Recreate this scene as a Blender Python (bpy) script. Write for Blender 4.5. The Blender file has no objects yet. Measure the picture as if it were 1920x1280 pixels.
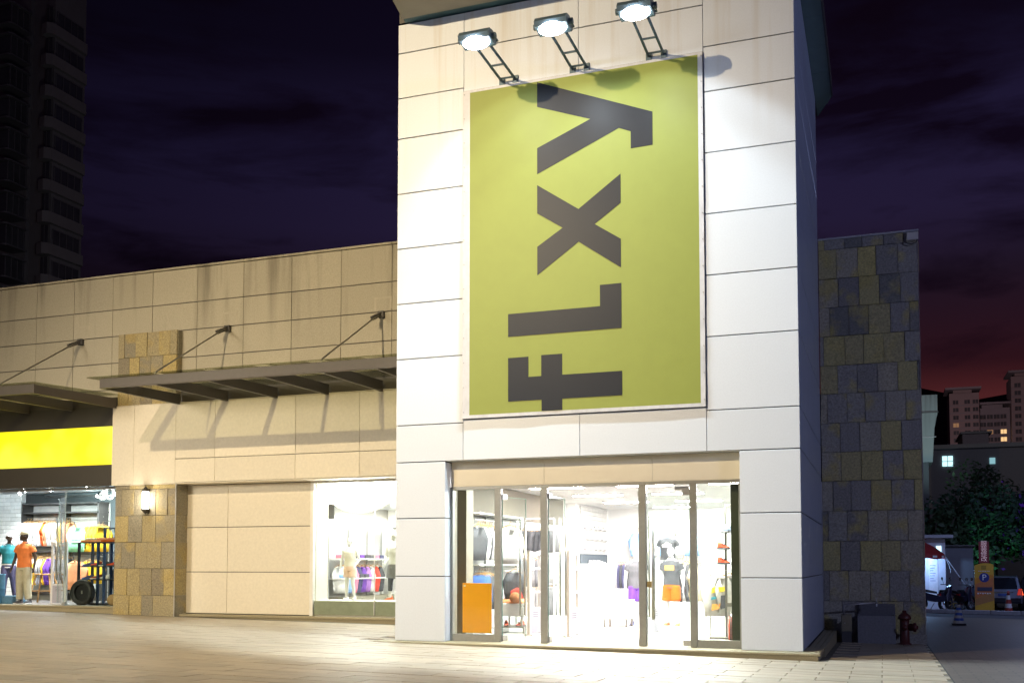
import bpy, bmesh, math, random
from math import radians, sin, cos, pi
from mathutils import Vector, Matrix, noise
random.seed(7)
S = bpy.context.scene
COL = S.collection

# ------------------------------------------------------------------ camera
cam = bpy.data.cameras.new('camera')
camo = bpy.data.objects.new('camera', cam)
COL.objects.link(camo)
CAM = Vector((8.43782, -17.03114, 1.4))
camo.location = CAM
camo.rotation_euler = (pi / 2 + 0.05308, 0, 0.34674)
cam.sensor_width = 36.0
cam.lens = 36.0 * 1921.97 / 1920
cam.shift_y = (954.04 - 640) / 1920
cam.clip_start = 0.05
cam.clip_end = 6000
S.camera = camo

# ------------------------------------------------------------------ night sky
W = bpy.data.worlds.new('World')
S.world = W
W.use_nodes = True
nt = W.node_tree
nt.nodes.clear()
N = nt.nodes.new
L = nt.links.new
out = N('ShaderNodeOutputWorld')
bg = N('ShaderNodeBackground')
tc = N('ShaderNodeTexCoord')
sep = N('ShaderNodeSeparateXYZ')
L(tc.outputs['Generated'], sep.inputs[0])
ramp = N('ShaderNodeValToRGB')
cr = ramp.color_ramp
stops = [(0.0, (.020, .008, .014)), (.09, (.040, .011, .015)), (.148, (.095, .020, .022)), (.178, (.032, .008, .013)),
         (.255, (.017, .009, .021)), (.31, (.021, .014, .046)), (.37, (.018, .013, .046)), (.45, (.0062, .0040, .014)),
         (.60, (.0024, .0011, .0052))]
while len(cr.elements) < len(stops):
    cr.elements.new(0.5)
for e, (p, c) in zip(cr.elements, stops):
    e.position = p
    e.color = (*c, 1)
L(sep.outputs[2], ramp.inputs[0])
mapn = N('ShaderNodeMapping')
mapn.inputs['Scale'].default_value = (1.6, 1.6, 6.5)
L(tc.outputs['Generated'], mapn.inputs[0])
nz = N('ShaderNodeTexNoise')
nz.inputs['Scale'].default_value = 2.3
nz.inputs['Detail'].default_value = 9
nz.inputs['Roughness'].default_value = .58
nz.inputs['Distortion'].default_value = .35
L(mapn.outputs[0], nz.inputs['Vector'])
cm = N('ShaderNodeMapRange')
cm.inputs['From Min'].default_value = .46
cm.inputs['From Max'].default_value = .62
L(nz.outputs['Fac'], cm.inputs['Value'])
cl = N('ShaderNodeMix')
cl.data_type = 'RGBA'
cl.inputs['B'].default_value = (.0046, .0016, .0058, 1)
cf = N('ShaderNodeMath'); cf.operation = 'MULTIPLY'; cf.inputs[1].default_value = .88
L(cm.outputs[0], cf.inputs[0])
L(cf.outputs[0], cl.inputs['Factor'])
L(ramp.outputs[0], cl.inputs['A'])
az = N('ShaderNodeMapRange'); az.inputs['From Min'].default_value = -.68; az.inputs['From Max'].default_value = -.38
az.inputs['To Min'].default_value = .27; az.inputs['To Max'].default_value = .64
L(sep.outputs[0], az.inputs['Value'])
sc_ = N('ShaderNodeVectorMath'); sc_.operation = 'SCALE'
L(cl.outputs['Result'], sc_.inputs[0]); L(az.outputs[0], sc_.inputs['Scale'])
L(sc_.outputs[0], bg.inputs['Color'])
bg.inputs['Strength'].default_value = 1.0
L(bg.outputs[0], out.inputs[0])

# ------------------------------------------------------------------ plaza lamp outside the frame, and fill lights added around it
def lamp(name, kind, loc, power, color, radius=.15, target=None, size=None, blend=.5):
    d = bpy.data.lights.new(name, kind)
    d.energy = power
    d.color = color
    d.shadow_soft_size = radius
    if kind == 'SPOT':
        d.spot_size = radians(size)
        d.spot_blend = blend
    o = bpy.data.objects.new(name, d)
    COL.objects.link(o)
    o.location = loc
    if target is not None:
        o.rotation_euler = (Vector(target) - Vector(loc)).to_track_quat('-Z', 'Y').to_euler()
    return o

WARM = (1.0, .79, .49)
lamp('plaza_lamp_or_fill', 'SPOT', (-3.4, -16.6, 13.4), 14000, WARM, .12, (-2.6, 4, 3.2), 92, 1.0)
lamp('plaza_lamp_or_fill', 'SPOT', (-15, -14, 6.0), 9000, (1.0, .88, .69), 2.2, (-10, 5, .2), 70, 1.0)  # soft fill added for the left wing, not a real mast
lamp('plaza_lamp_or_fill', 'SPOT', (-9, -20, 8.5), 3300, (.93, .96, 1.0), 2.2, (5.6, 0, 3.2), 54, 1.0)  # soft white fill added to even out the tower front
lamp('street_fill', 'POINT', (26, -13, 9), 3700, (.50, .58, 1.0), .5)  # unseen blue fill added for the tower side and slate wall
lamp('street_fill', 'POINT', (-38, 32, 20), 1400, (1.0, .92, .88), 1.0)  # fill added to lift the dark apartment tower

# ------------------------------------------------------------------ view
S.view_settings.view_transform = 'Standard'
S.view_settings.look = 'None'
S.view_settings.exposure = 0.2
S.view_settings.gamma = 1
S.view_settings.use_curve_mapping = False
S.cycles.max_bounces = 8
S.cycles.transparent_max_bounces = 16
S.cycles.caustics_reflective = False
S.cycles.caustics_refractive = False
S.cycles.sample_clamp_indirect = 6
S.cycles.use_denoising = True

# ------------------------------------------------------------------ materials
MATS = {}
def mat(name, base=(.5, .5, .5), rough=.6, metal=0, var=.10, scale=6, bump=0, bscale=60, rand=0, spec=.5, emit=None, estr=0,
        coat=0, stretch=(1, 1, 1), coord='pos', sub=None):
    if name in MATS:
        return MATS[name]
    m = bpy.data.materials.new(name)
    m.use_nodes = True
    t = m.node_tree
    b = t.nodes['Principled BSDF']
    b.inputs['Roughness'].default_value = rough
    b.inputs['Metallic'].default_value = metal
    b.inputs['Specular IOR Level'].default_value = spec
    if coat:
        b.inputs['Coat Weight'].default_value = coat
    if emit:
        b.inputs['Emission Color'].default_value = (*emit, 1)
        b.inputs['Emission Strength'].default_value = estr
    if coord == 'pos':
        g = t.nodes.new('ShaderNodeNewGeometry'); src = g.outputs['Position']
    else:
        g = t.nodes.new('ShaderNodeTexCoord'); src = g.outputs['Object']
    mp = t.nodes.new('ShaderNodeMapping')
    mp.inputs['Scale'].default_value = stretch
    t.links.new(src, mp.inputs[0])
    n = t.nodes.new('ShaderNodeTexNoise')
    n.inputs['Scale'].default_value = scale
    n.inputs['Detail'].default_value = 6
    n.inputs['Roughness'].default_value = .65
    t.links.new(mp.outputs[0], n.inputs['Vector'])
    mr = t.nodes.new('ShaderNodeMapRange')
    mr.inputs['From Min'].default_value = .3
    mr.inputs['From Max'].default_value = .7
    mr.inputs['To Min'].default_value = 1 - var
    mr.inputs['To Max'].default_value = 1 + var
    t.links.new(n.outputs['Fac'], mr.inputs['Value'])
    val = mr.outputs[0]
    if rand:
        oi = t.nodes.new('ShaderNodeObjectInfo')
        r2 = t.nodes.new('ShaderNodeMapRange')
        r2.inputs['To Min'].default_value = 1 - rand
        r2.inputs['To Max'].default_value = 1 + rand
        t.links.new(oi.outputs['Random'], r2.inputs['Value'])
        mu = t.nodes.new('ShaderNodeMath'); mu.operation = 'MULTIPLY'
        t.links.new(val, mu.inputs[0]); t.links.new(r2.outputs[0], mu.inputs[1])
        val = mu.outputs[0]
    vm = t.nodes.new('ShaderNodeVectorMath'); vm.operation = 'SCALE'
    vm.inputs[0].default_value = base
    t.links.new(val, vm.inputs['Scale'])
    t.links.new(vm.outputs[0], b.inputs['Base Color'])
    if bump:
        n2 = t.nodes.new('ShaderNodeTexNoise')
        n2.inputs['Scale'].default_value = bscale
        n2.inputs['Detail'].default_value = 5
        t.links.new(mp.outputs[0], n2.inputs['Vector'])
        bp = t.nodes.new('ShaderNodeBump')
        bp.inputs['Strength'].default_value = bump
        bp.inputs['Distance'].default_value = .02
        t.links.new(n2.outputs['Fac'], bp.inputs['Height'])
        t.links.new(bp.outputs[0], b.inputs['Normal'])
    MATS[name] = m
    return m

def emis(name, color, strength, var=0.0, scale=2):
    m = mat(name, (.02, .02, .02), .5, emit=color, estr=strength)
    if var:
        t = m.node_tree
        n = t.nodes.new('ShaderNodeTexNoise'); n.inputs['Scale'].default_value = scale; n.inputs['Detail'].default_value = 2
        g = t.nodes.new('ShaderNodeNewGeometry'); t.links.new(g.outputs['Position'], n.inputs['Vector'])
        mr = t.nodes.new('ShaderNodeMapRange'); mr.inputs['From Min'].default_value = .3; mr.inputs['From Max'].default_value = .7
        mr.inputs['To Min'].default_value = strength * (1 - var); mr.inputs['To Max'].default_value = strength * (1 + var)
        t.links.new(n.outputs['Fac'], mr.inputs['Value'])
        t.links.new(mr.outputs[0], t.nodes['Principled BSDF'].inputs['Emission Strength'])
    return m

def glassmat(name, tint=(.93, .97, .95), refl=1.0):
    m = bpy.data.materials.new(name); m.use_nodes = True
    t = m.node_tree; t.nodes.clear()
    o = t.nodes.new('ShaderNodeOutputMaterial'); mx = t.nodes.new('ShaderNodeMixShader')
    tr = t.nodes.new('ShaderNodeBsdfTransparent'); tr.inputs[0].default_value = (*tint, 1)
    gl = t.nodes.new('ShaderNodeBsdfGlossy'); gl.inputs['Roughness'].default_value = .01
    fr = t.nodes.new('ShaderNodeFresnel'); fr.inputs['IOR'].default_value = 1.45
    mu = t.nodes.new('ShaderNodeMath'); mu.operation = 'MULTIPLY'; mu.inputs[1].default_value = refl
    ge = t.nodes.new('ShaderNodeNewGeometry'); iv = t.nodes.new('ShaderNodeMath'); iv.operation = 'SUBTRACT'; iv.inputs[0].default_value = 1
    t.links.new(ge.outputs['Backfacing'], iv.inputs[1])
    m2 = t.nodes.new('ShaderNodeMath'); m2.operation = 'MULTIPLY'; t.links.new(iv.outputs[0], m2.inputs[0])
    mn = t.nodes.new('ShaderNodeMath'); mn.operation = 'MINIMUM'; mn.inputs[1].default_value = .45
    t.links.new(fr.outputs[0], mn.inputs[0]); t.links.new(mn.outputs[0], mu.inputs[0]); t.links.new(mu.outputs[0], m2.inputs[1]); t.links.new(m2.outputs[0], mx.inputs[0])
    t.links.new(tr.outputs[0], mx.inputs[1]); t.links.new(gl.outputs[0], mx.inputs[2])
    t.links.new(mx.outputs[0], o.inputs[0])
    MATS[name] = m
    return m

def streakmat(name, base, dark, ztop, length, xs=1.4, amount=.75, rough=.7, grain=.12, bump=.15):
    """stone cladding with rain streaks running down from an edge at height ztop"""
    m = mat(name, base, rough, 0, grain, 38, bump, 120, rand=.05)
    t = m.node_tree; b = t.nodes['Principled BSDF']
    lk = [l for l in t.links if l.to_socket == b.inputs['Base Color']][0]
    src = lk.from_socket
    g = t.nodes.new('ShaderNodeNewGeometry'); s = t.nodes.new('ShaderNodeSeparateXYZ')
    t.links.new(g.outputs['Position'], s.inputs[0])
    mp = t.nodes.new('ShaderNodeMapping'); mp.inputs['Scale'].default_value = (xs, .6, .10)
    t.links.new(g.outputs['Position'], mp.inputs[0])
    n = t.nodes.new('ShaderNodeTexNoise'); n.inputs['Scale'].default_value = 1.5; n.inputs['Detail'].default_value = 5
    n.inputs['Roughness'].default_value = .6
    t.links.new(mp.outputs[0], n.inputs['Vector'])
    a = t.nodes.new('ShaderNodeMapRange'); a.inputs['From Min'].default_value = .50; a.inputs['From Max'].default_value = .72
    t.links.new(n.outputs['Fac'], a.inputs['Value'])
    z = t.nodes.new('ShaderNodeMapRange'); z.inputs['From Min'].default_value = ztop - length; z.inputs['From Max'].default_value = ztop
    t.links.new(s.outputs[2], z.inputs['Value'])
    mu = t.nodes.new('ShaderNodeMath'); mu.operation = 'MULTIPLY'
    t.links.new(a.outputs[0], mu.inputs[0]); t.links.new(z.outputs[0], mu.inputs[1])
    mu2 = t.nodes.new('ShaderNodeMath'); mu2.operation = 'MULTIPLY'; mu2.inputs[1].default_value = amount; mu2.use_clamp = True
    t.links.new(mu.outputs[0], mu2.inputs[0])
    mx = t.nodes.new('ShaderNodeMix'); mx.data_type = 'RGBA'
    mx.inputs['B'].default_value = (*dark, 1)
    t.links.new(mu2.outputs[0], mx.inputs['Factor']); t.links.new(src, mx.inputs['A'])
    t.links.new(mx.outputs['Result'], b.inputs['Base Color'])
    return m

def slatemat(name, cols, patch, pmix=.8):
    """riven slate: every stone takes its own grey or ochre, some carry a soft patch of the other colour"""
    m = bpy.data.materials.new(name); m.use_nodes = True
    t = m.node_tree; b = t.nodes['Principled BSDF']; NN = t.nodes.new; LL = t.links.new
    b.inputs['Roughness'].default_value = .75
    oi = NN('ShaderNodeObjectInfo'); r = NN('ShaderNodeValToRGB'); r.color_ramp.interpolation = 'CONSTANT'
    while len(r.color_ramp.elements) < len(cols):
        r.color_ramp.elements.new(.5)
    for e, (k_, c) in zip(r.color_ramp.elements, enumerate(cols)):
        e.position = k_ / len(cols); e.color = (*c, 1)
    LL(oi.outputs['Random'], r.inputs[0])
    g = NN('ShaderNodeNewGeometry')
    n = NN('ShaderNodeTexNoise'); n.noise_dimensions = '4D'; n.inputs['Scale'].default_value = 1.7; n.inputs['Detail'].default_value = 3
    mw = NN('ShaderNodeMath'); mw.operation = 'MULTIPLY'; mw.inputs[1].default_value = 40
    LL(oi.outputs['Random'], mw.inputs[0]); LL(mw.outputs[0], n.inputs['W']); LL(g.outputs['Position'], n.inputs['Vector'])
    mr = NN('ShaderNodeMapRange'); mr.inputs['From Min'].default_value = .54; mr.inputs['From Max'].default_value = .66
    LL(n.outputs['Fac'], mr.inputs['Value'])
    mx = NN('ShaderNodeMix'); mx.data_type = 'RGBA'; mx.inputs['B'].default_value = (*patch, 1)
    pm = NN('ShaderNodeMath'); pm.operation = 'MULTIPLY'; pm.inputs[1].default_value = pmix
    LL(mr.outputs[0], pm.inputs[0]); LL(pm.outputs[0], mx.inputs['Factor']); LL(r.outputs[0], mx.inputs['A'])
    n2 = NN('ShaderNodeTexNoise'); n2.inputs['Scale'].default_value = 26; n2.inputs['Detail'].default_value = 8; n2.inputs['Roughness'].default_value = .72
    LL(g.outputs['Position'], n2.inputs['Vector'])
    m2 = NN('ShaderNodeMapRange'); m2.inputs['From Min'].default_value = .3; m2.inputs['From Max'].default_value = .7
    m2.inputs['To Min'].default_value = .50; m2.inputs['To Max'].default_value = 1.45
    LL(n2.outputs['Fac'], m2.inputs['Value'])
    vm = NN('ShaderNodeVectorMath'); vm.operation = 'SCALE'
    LL(mx.outputs['Result'], vm.inputs[0]); LL(m2.outputs[0], vm.inputs['Scale']); LL(vm.outputs[0], b.inputs['Base Color'])
    bp = NN('ShaderNodeBump'); bp.inputs['Strength'].default_value = .8; bp.inputs['Distance'].default_value = .03
    LL(n2.outputs['Fac'], bp.inputs['Height']); LL(bp.outputs[0], b.inputs['Normal'])
    MATS[name] = m
    return m

# ------------------------------------------------------------------ mesh building
class MB:
    def __init__(s):
        s.v = []; s.f = []; s.mi = []
    def add(s, vs, fs, mi=0):
        k = len(s.v)
        s.v += [tuple(v) for v in vs]
        s.f += [tuple(i + k for i in f) for f in fs]
        s.mi += [mi] * len(fs)
        return s
    def box(s, x0, x1, y0, y1, z0, z1, mi=0):
        v = [(x0, y0, z0), (x1, y0, z0), (x1, y1, z0), (x0, y1, z0), (x0, y0, z1), (x1, y0, z1), (x1, y1, z1), (x0, y1, z1)]
        return s.add(v, [(0, 3, 2, 1), (4, 5, 6, 7), (0, 1, 5, 4), (1, 2, 6, 5), (2, 3, 7, 6), (3, 0, 4, 7)], mi)
    def slab(s, o, u, w, nrm, U, V, T, c=.006, mi=0):
        """chamfered panel: corner o, axes u and w, outward normal nrm (its face at o), size U x V, thickness T going inwards"""
        o, u, w, nrm = Vector(o), Vector(u), Vector(w), Vector(nrm)
        def p(a, b, d): return o + u * a + w * b + nrm * d
        v = [p(0, 0, -T), p(U, 0, -T), p(U, V, -T), p(0, V, -T), p(0, 0, -c), p(U, 0, -c), p(U, V, -c), p(0, V, -c),
             p(c, c, 0), p(U - c, c, 0), p(U - c, V - c, 0), p(c, V - c, 0)]
        f = [(8, 9, 10, 11), (4, 5, 9, 8), (5, 6, 10, 9), (6, 7, 11, 10), (7, 4, 8, 11), (0, 1, 5, 4), (1, 2, 6, 5), (2, 3, 7, 6), (3, 0, 4, 7)]
        if u.cross(w).dot(nrm) < 0:
            f = [tuple(reversed(q)) for q in f]
        return s.add(v, f, mi)
    def prism(s, pts, d, mi=0):
        """closed polygon of 3-D points pushed along vector d"""
        n = len(pts); d = Vector(d); a = [Vector(p) for p in pts]
        nn = Vector((0, 0, 0))
        for i in range(n):
            nn += a[i].cross(a[(i + 1) % n])
        flip = nn.dot(d) > 0
        v = a + [p + d for p in a]
        fs = [tuple(range(n)), tuple(reversed(range(n, 2 * n)))] + [(i, i + n, (i + 1) % n + n, (i + 1) % n) for i in range(n)]
        if flip:
            fs = [tuple(reversed(f)) for f in fs]
        return s.add(v, fs, mi)
    def bar(s, p, q, w, h=None, mi=0):
        h = h or w
        p, q = Vector(p), Vector(q)
        d = (q - p).normalized()
        a = d.cross(Vector((0, 0, 1)))
        if a.length < 1e-3:
            a = Vector((1, 0, 0))
        a.normalize(); b = a.cross(d).normalized()
        v = []
        for c in (p, q):
            for i, j in ((-1, -1), (1, -1), (1, 1), (-1, 1)):
                v.append(c + a * (i * w / 2) + b * (j * h / 2))
        return s.add(v, [(0, 1, 2, 3), (7, 6, 5, 4), (0, 4, 5, 1), (1, 5, 6, 2), (2, 6, 7, 3), (3, 7, 4, 0)], mi)
    def tube(s, pts, r, n=8, mi=0, cap=True):
        pts = [Vector(p) for p in pts]
        rs = r if isinstance(r, (list, tuple)) else [r] * len(pts)
        rings = []
        up = None
        for i, p in enumerate(pts):
            d = (pts[min(i + 1, len(pts) - 1)] - pts[max(i - 1, 0)]).normalized()
            if up is None or abs(up.dot(d)) > .98:
                up = Vector((0, 0, 1)) if abs(d.z) < .9 else Vector((1, 0, 0))
            a = d.cross(up).normalized(); b = d.cross(a).normalized(); up = -b if False else up
            rings.append([p + (a * cos(2 * pi * k / n) + b * sin(2 * pi * k / n)) * rs[i] for k in range(n)])
        return s.loft(rings, cap, mi)
    def loft(s, rings, cap=True, mi=0):
        n = len(rings[0]); v = [p for r in rings for p in r]; f = []
        for i in range(len(rings) - 1):
            for k in range(n):
                k2 = (k + 1) % n
                f.append((i * n + k, i * n + k2, (i + 1) * n + k2, (i + 1) * n + k))
        if cap:
            f.append(tuple(reversed(range(n)))); f.append(tuple(range((len(rings) - 1) * n, len(rings) * n)))
        return s.add(v, f, mi)
    def lathe(s, prof, c=(0, 0, 0), n=16, axis='z', mi=0, cap=True):
        rings = []
        for r, h in prof:
            ring = []
            for k in range(n):
                a = 2 * pi * k / n
                if axis == 'z': q = (c[0] + r * cos(a), c[1] + r * sin(a), c[2] + h)
                elif axis == 'y': q = (c[0] + r * cos(a), c[1] + h, c[2] - r * sin(a))
                else: q = (c[0] + h, c[1] + r * cos(a), c[2] + r * sin(a))
                ring.append(q)
            rings.append(ring)
        return s.loft(rings, cap, mi)
    def ball(s, c, rx, ry=None, rz=None, n=12, m=8, mi=0):
        ry = ry or rx; rz = rz or rx
        rings = []
        for i in range(m + 1):
            t = -pi / 2 + pi * (i + (.02 if i == 0 else -.02 if i == m else 0)) / m
            rings.append([(c[0] + rx * cos(t) * cos(2 * pi * k / n), c[1] + ry * cos(t) * sin(2 * pi * k / n), c[2] + rz * sin(t)) for k in range(n)])
        return s.loft(rings, True, mi)
    def mesh(s, name, mats, smooth=False):
        me = bpy.data.meshes.new(name)
        me.from_pydata(s.v, [], s.f)
        for m in (mats if isinstance(mats, (list, tuple)) else [mats]):
            me.materials.append(m)
        if any(s.mi):
            me.polygons.foreach_set('material_index', s.mi)
        if smooth:
            me.polygons.foreach_set('use_smooth', [True] * len(me.polygons))
        me.update()
        return me
    def build(s, name, mats, parent=None, smooth=False, **k):
        return obj(name, s.mesh(name, mats, smooth), parent, **k)

def obj(name, me, parent=None, loc=None, rz=0, label=None, cat=None, group=None, kind=None):
    o = bpy.data.objects.new(name, me)
    COL.objects.link(o)
    if parent is not None:
        o.parent = parent
        if loc is None and parent.get('fixed') is not None and parent.type == 'EMPTY':
            o.location = -parent.location          # built in place: vertices are in world metres
    if loc is not None:
        o.location = loc
    if rz:
        o.rotation_euler = (0, 0, rz)
    tag(o, label, cat, group, kind)
    return o

def tag(o, label=None, cat=None, group=None, kind=None):
    for k, v in (('label', label), ('category', cat), ('group', group), ('kind', kind)):
        if v:
            o[k] = v
    return o

def thing(name, label, cat, loc=(0, 0, 0), rz=0, group=None, fixed=False):
    """an Empty at the base of a thing; FIXED: its parts are modelled straight in world metres"""
    o = bpy.data.objects.new(name, None)
    COL.objects.link(o)
    o.location = loc
    o.rotation_euler = (0, 0, rz)
    o.empty_display_size = .2
    tag(o, label, cat, group)
    if fixed:
        o['fixed'] = 1
    return o

def dup(o, loc=None, rz=None, parent=None, label=None, group=None, top=True):
    c = o.copy()
    COL.objects.link(c)
    if parent is not None:
        c.parent = parent
    if loc is not None: c.location = loc
    if rz is not None: c.rotation_euler = (0, 0, rz)
    if label: c['label'] = label
    if group: c['group'] = group
    for ch in list(o.children):
        dup(ch, parent=c, top=False)
    return c

def text(name, s, size, loc, rot, m, parent=None, depth=.002, align='CENTER', **k):
    cu = bpy.data.curves.new(name, 'FONT')
    cu.body = s; cu.size = size; cu.extrude = depth; cu.align_x = align; cu.align_y = 'CENTER'
    cu.materials.append(m)
    o = bpy.data.objects.new(name, cu); COL.objects.link(o)
    me = bpy.data.meshes.new_from_object(o.evaluated_get(bpy.context.evaluated_depsgraph_get()))
    bpy.data.objects.remove(o)
    me.materials.clear(); me.materials.append(m)
    o = obj(name, me, parent, loc=loc, **k)
    o.rotation_euler = rot
    return o

def ground_z(x, y):
    return -.02 - .014 * x - .018 * y

# ------------------------------------------------------------------ shared materials
M_white = streakmat('tower_panel', (.695, .735, .785), (.46, .38, .27), 11.6, 3.4, xs=2.6, amount=.55, rough=.42, grain=.035, bump=.04)
M_upper = streakmat('granite_panel', (.42, .385, .30), (.13, .115, .085), 9.5, 2.6, xs=1.3, amount=.85, rough=.75, grain=.16, bump=.2)
M_fascia = mat('sandstone_panel', (.72, .665, .55), .6, 0, .06, 14, .06, 140, rand=.045)
M_joint = mat('joint_grey', (.09, .085, .078), .8)
M_slate = slatemat('riven_slate', [(0.271, 0.258, 0.234), (0.466, 0.412, 0.193), (0.341, 0.325, 0.286), (0.198, 0.197, 0.182), (0.381, 0.355, 0.292), (0.522, 0.447, 0.180), (0.302, 0.288, 0.267), (0.398, 0.363, 0.280), (0.238, 0.227, 0.215), (0.437, 0.386, 0.199), (0.326, 0.310, 0.280)], (0.484, 0.404, 0.142))
M_slate2 = slatemat('riven_slate_pillar', [(0.299, 0.259, 0.171), (0.402, 0.330, 0.171), (0.253, 0.220, 0.157), (0.356, 0.303, 0.185), (0.425, 0.341, 0.162), (0.270, 0.242, 0.176), (0.380, 0.314, 0.171), (0.310, 0.275, 0.195)], (0.437, 0.330, 0.123), .7)
M_mortar = mat('mortar', (.30, .29, .27), .9, 0, .2, 20)
M_granite = mat('granite_step', (.31, .265, .16), .55, 0, .28, 90, .1, 200)
M_steel = mat('brushed_steel', (.33, .325, .29), .38, .7, .06, 20)
M_alu = mat('aluminium', (.62, .62, .61), .3, .85, .05, 20)
M_dark = mat('dark_steel', (.085, .08, .075), .5, .35, .1, 10)
M_iron = mat('iron', (.09, .13, .16), .5, .4, .1, 10)
M_glass = glassmat('clear_glass')
M_wallint = mat('white_plaster', (.86, .855, .84), .7, 0, .03, 3)
M_fas2 = mat('entrance_fascia', (.74, .69, .57), .6, 0, .03, 3)
M_beige = mat('beige_plaster', (.27, .245, .19), .7, 0, .04, 3)
M_taupe = mat('taupe_plaster', (.085, .07, .048), .7, 0, .05, 3)
M_ceil = mat('ceiling_white', (.86, .86, .85), .8, 0, .02, 3)

# ------------------------------------------------------------------ ground
g = MB()
xs = [-400, -60, -20, -5, 5, 10, 14, 20, 40, 120, 900]
ys = [-60, -20, -9, 0, 6, 12, 20, 30, 45, 80, 300, 2500]
def gz(x, y):
    return ground_z(max(-40, min(x, 40)), max(-30, min(y, 46)))
vv = [(x, y, gz(x, y) - .035) for y in ys for x in xs]
nx = len(xs)
g.add(vv, [(j * nx + i, j * nx + i + 1, (j + 1) * nx + i + 1, (j + 1) * nx + i) for j in range(len(ys) - 1) for i in range(nx - 1)])
M_ground = mat('asphalt_bed', (.062, .064, .072), .8, 0, .3, 3, .3, 60)
ground = g.build('ground', M_ground, kind='structure')

# plaza pavers in front of the shops, laid in running bond; the nearest ones one by one
M_paver = mat('granite_paver', (.37, .31, .225), .5, 0, .20, 5, .15, 55, rand=.12, stretch=(.5, 3.0, 1))
plaza = MB()
plaza.prism([(-20, -9.5, gz(-20, -9.5) - .012), (9.26, -9.5, gz(9.26, -9.5) - .012), (9.26, 6.4, gz(9.26, 6.4) - .012), (-20, 6.4, gz(-20, 6.4) - .012)], (0, 0, -.02))
plaza = plaza.build('plaza_pavement', mat('paver_bed', (.15, .135, .11), .8, 0, .2, 9), kind='structure')
pw, pd = .80, .40
tiles = []
for r in range(int(15.9 / pd)):
    y = -9.5 + r * pd
    for c in range(41):
        x = -20 + c * pw + (r % 2) * pw / 2
        if x > 9.1: continue
        if y + pd > .0 and 0 < x + pw and x < 7.3 and y > -.35: continue       # under the tower
        if y > 5.3 and x < 7.2: continue
        px, py = x + pw / 2 - CAM.x, y + pd / 2 - CAM.y
        f = -sin(.34674) * px + cos(.34674) * py
        rgt = cos(.34674) * px + sin(.34674) * py
        if f < 7.5 or abs(rgt / f) > .72: continue
        if f * 0 + (1.4 - gz(x, y)) / f > .17: continue
        shown = abs(rgt / f) < .53 and (1.4 - gz(x, y)) / f < .119
        tiles.append((f + (0 if shown else 500), x, y))
tiles.sort()
def paver_mesh(lift):
    m = MB(); gp = .005
    a = [(-pw / 2 + gp, -pd / 2 + gp), (pw / 2 - gp, -pd / 2 + gp), (pw / 2 - gp, pd / 2 - gp), (-pw / 2 + gp, pd / 2 - gp)]
    base = [(x, y, -.014 * x - .018 * y - .016) for x, y in a]
    top = [(x * .992, y * .985, -.014 * x - .018 * y + lift) for x, y in a]
    m.add(base + top, [(4, 5, 6, 7), (0, 1, 5, 4), (1, 2, 6, 5), (2, 3, 7, 6), (3, 0, 4, 7)])
    return m
PM = [paver_mesh(l).mesh('paver', M_paver) for l in (.0, .0015, .003)]
rest = MB()
M_paver_far = mat('granite_paver_far', (.37, .31, .225), .5, 0, .22, 5, .15, 55, stretch=(.5, 3.0, 1))
for i, (f, x, y) in enumerate(tiles):
    cx, cy = x + pw / 2, y + pd / 2
    if x + pw > 9.26:
        q = paver_mesh(0); kx = (9.255 - x) / pw
        q.v = [((a + pw / 2) * kx - pw / 2, b, c) for a, b, c in q.v]
        q.build('paver', M_paver, plaza).location = (cx, cy, ground_z(cx, cy))
    elif i < 290:
        o = obj('paver', random.choice(PM), plaza, loc=(cx, cy, ground_z(cx, cy)))
    else:
        q = paver_mesh(random.choice((0, .0015, .003)))
        rest.add([(a + cx, b + cy, c + ground_z(cx, cy)) for a, b, c in q.v], q.f)
if rest.v:
    rest.build('far_pavers', M_paver_far, plaza, kind='stuff')

# driveway and kerb at the right, receding to the road
M_drive = bpy.data.materials.new('driveway_brick'); M_drive.use_nodes = True
t = M_drive.node_tree; b = t.nodes['Principled BSDF']; b.inputs['Roughness'].default_value = .55
gg = t.nodes.new('ShaderNodeNewGeometry'); bk = t.nodes.new('ShaderNodeTexBrick')
bk.inputs['Scale'].default_value = 1.0; bk.inputs['Brick Width'].default_value = .4; bk.inputs['Row Height'].default_value = .2
bk.inputs['Mortar Size'].default_value = .012
bk.inputs['Color1'].default_value = (.10, .08, .066, 1); bk.inputs['Color2'].default_value = (.125, .10, .085, 1); bk.inputs['Mortar'].default_value = (.06, .055, .05, 1)
t.links.new(gg.outputs['Position'], bk.inputs['Vector']); t.links.new(bk.outputs['Color'], b.inputs['Base Color'])
d = MB()
ring = [(7.3, 6.42), (40, 6.42), (40, 26), (7.3, 26)]
d.add([(x, y, gz(x, y) - .015) for x, y in ring], [(0, 1, 2, 3)])
d.add([(x, y, gz(x, y) - .015) for x, y in [(9.28, -9.5), (40, -9.5), (40, 6.41), (9.28, 6.41)]], [(0, 1, 2, 3)])
d.build('driveway', M_drive, kind='structure')
k = MB()
for i in range(22):
    x = 2 + i * 1.2
    y = 31.5 + .06 * i
    k.slab((x + .01, y, gz(x, y) - .03), (1, .05, -.014), (0, 0, 1), (0, -1, 0), 1.18, .17, .3, .012)
k.build('kerb', mat('kerb_stone', (.30, .30, .31), .7, 0, .2, 8), kind='structure')

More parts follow.
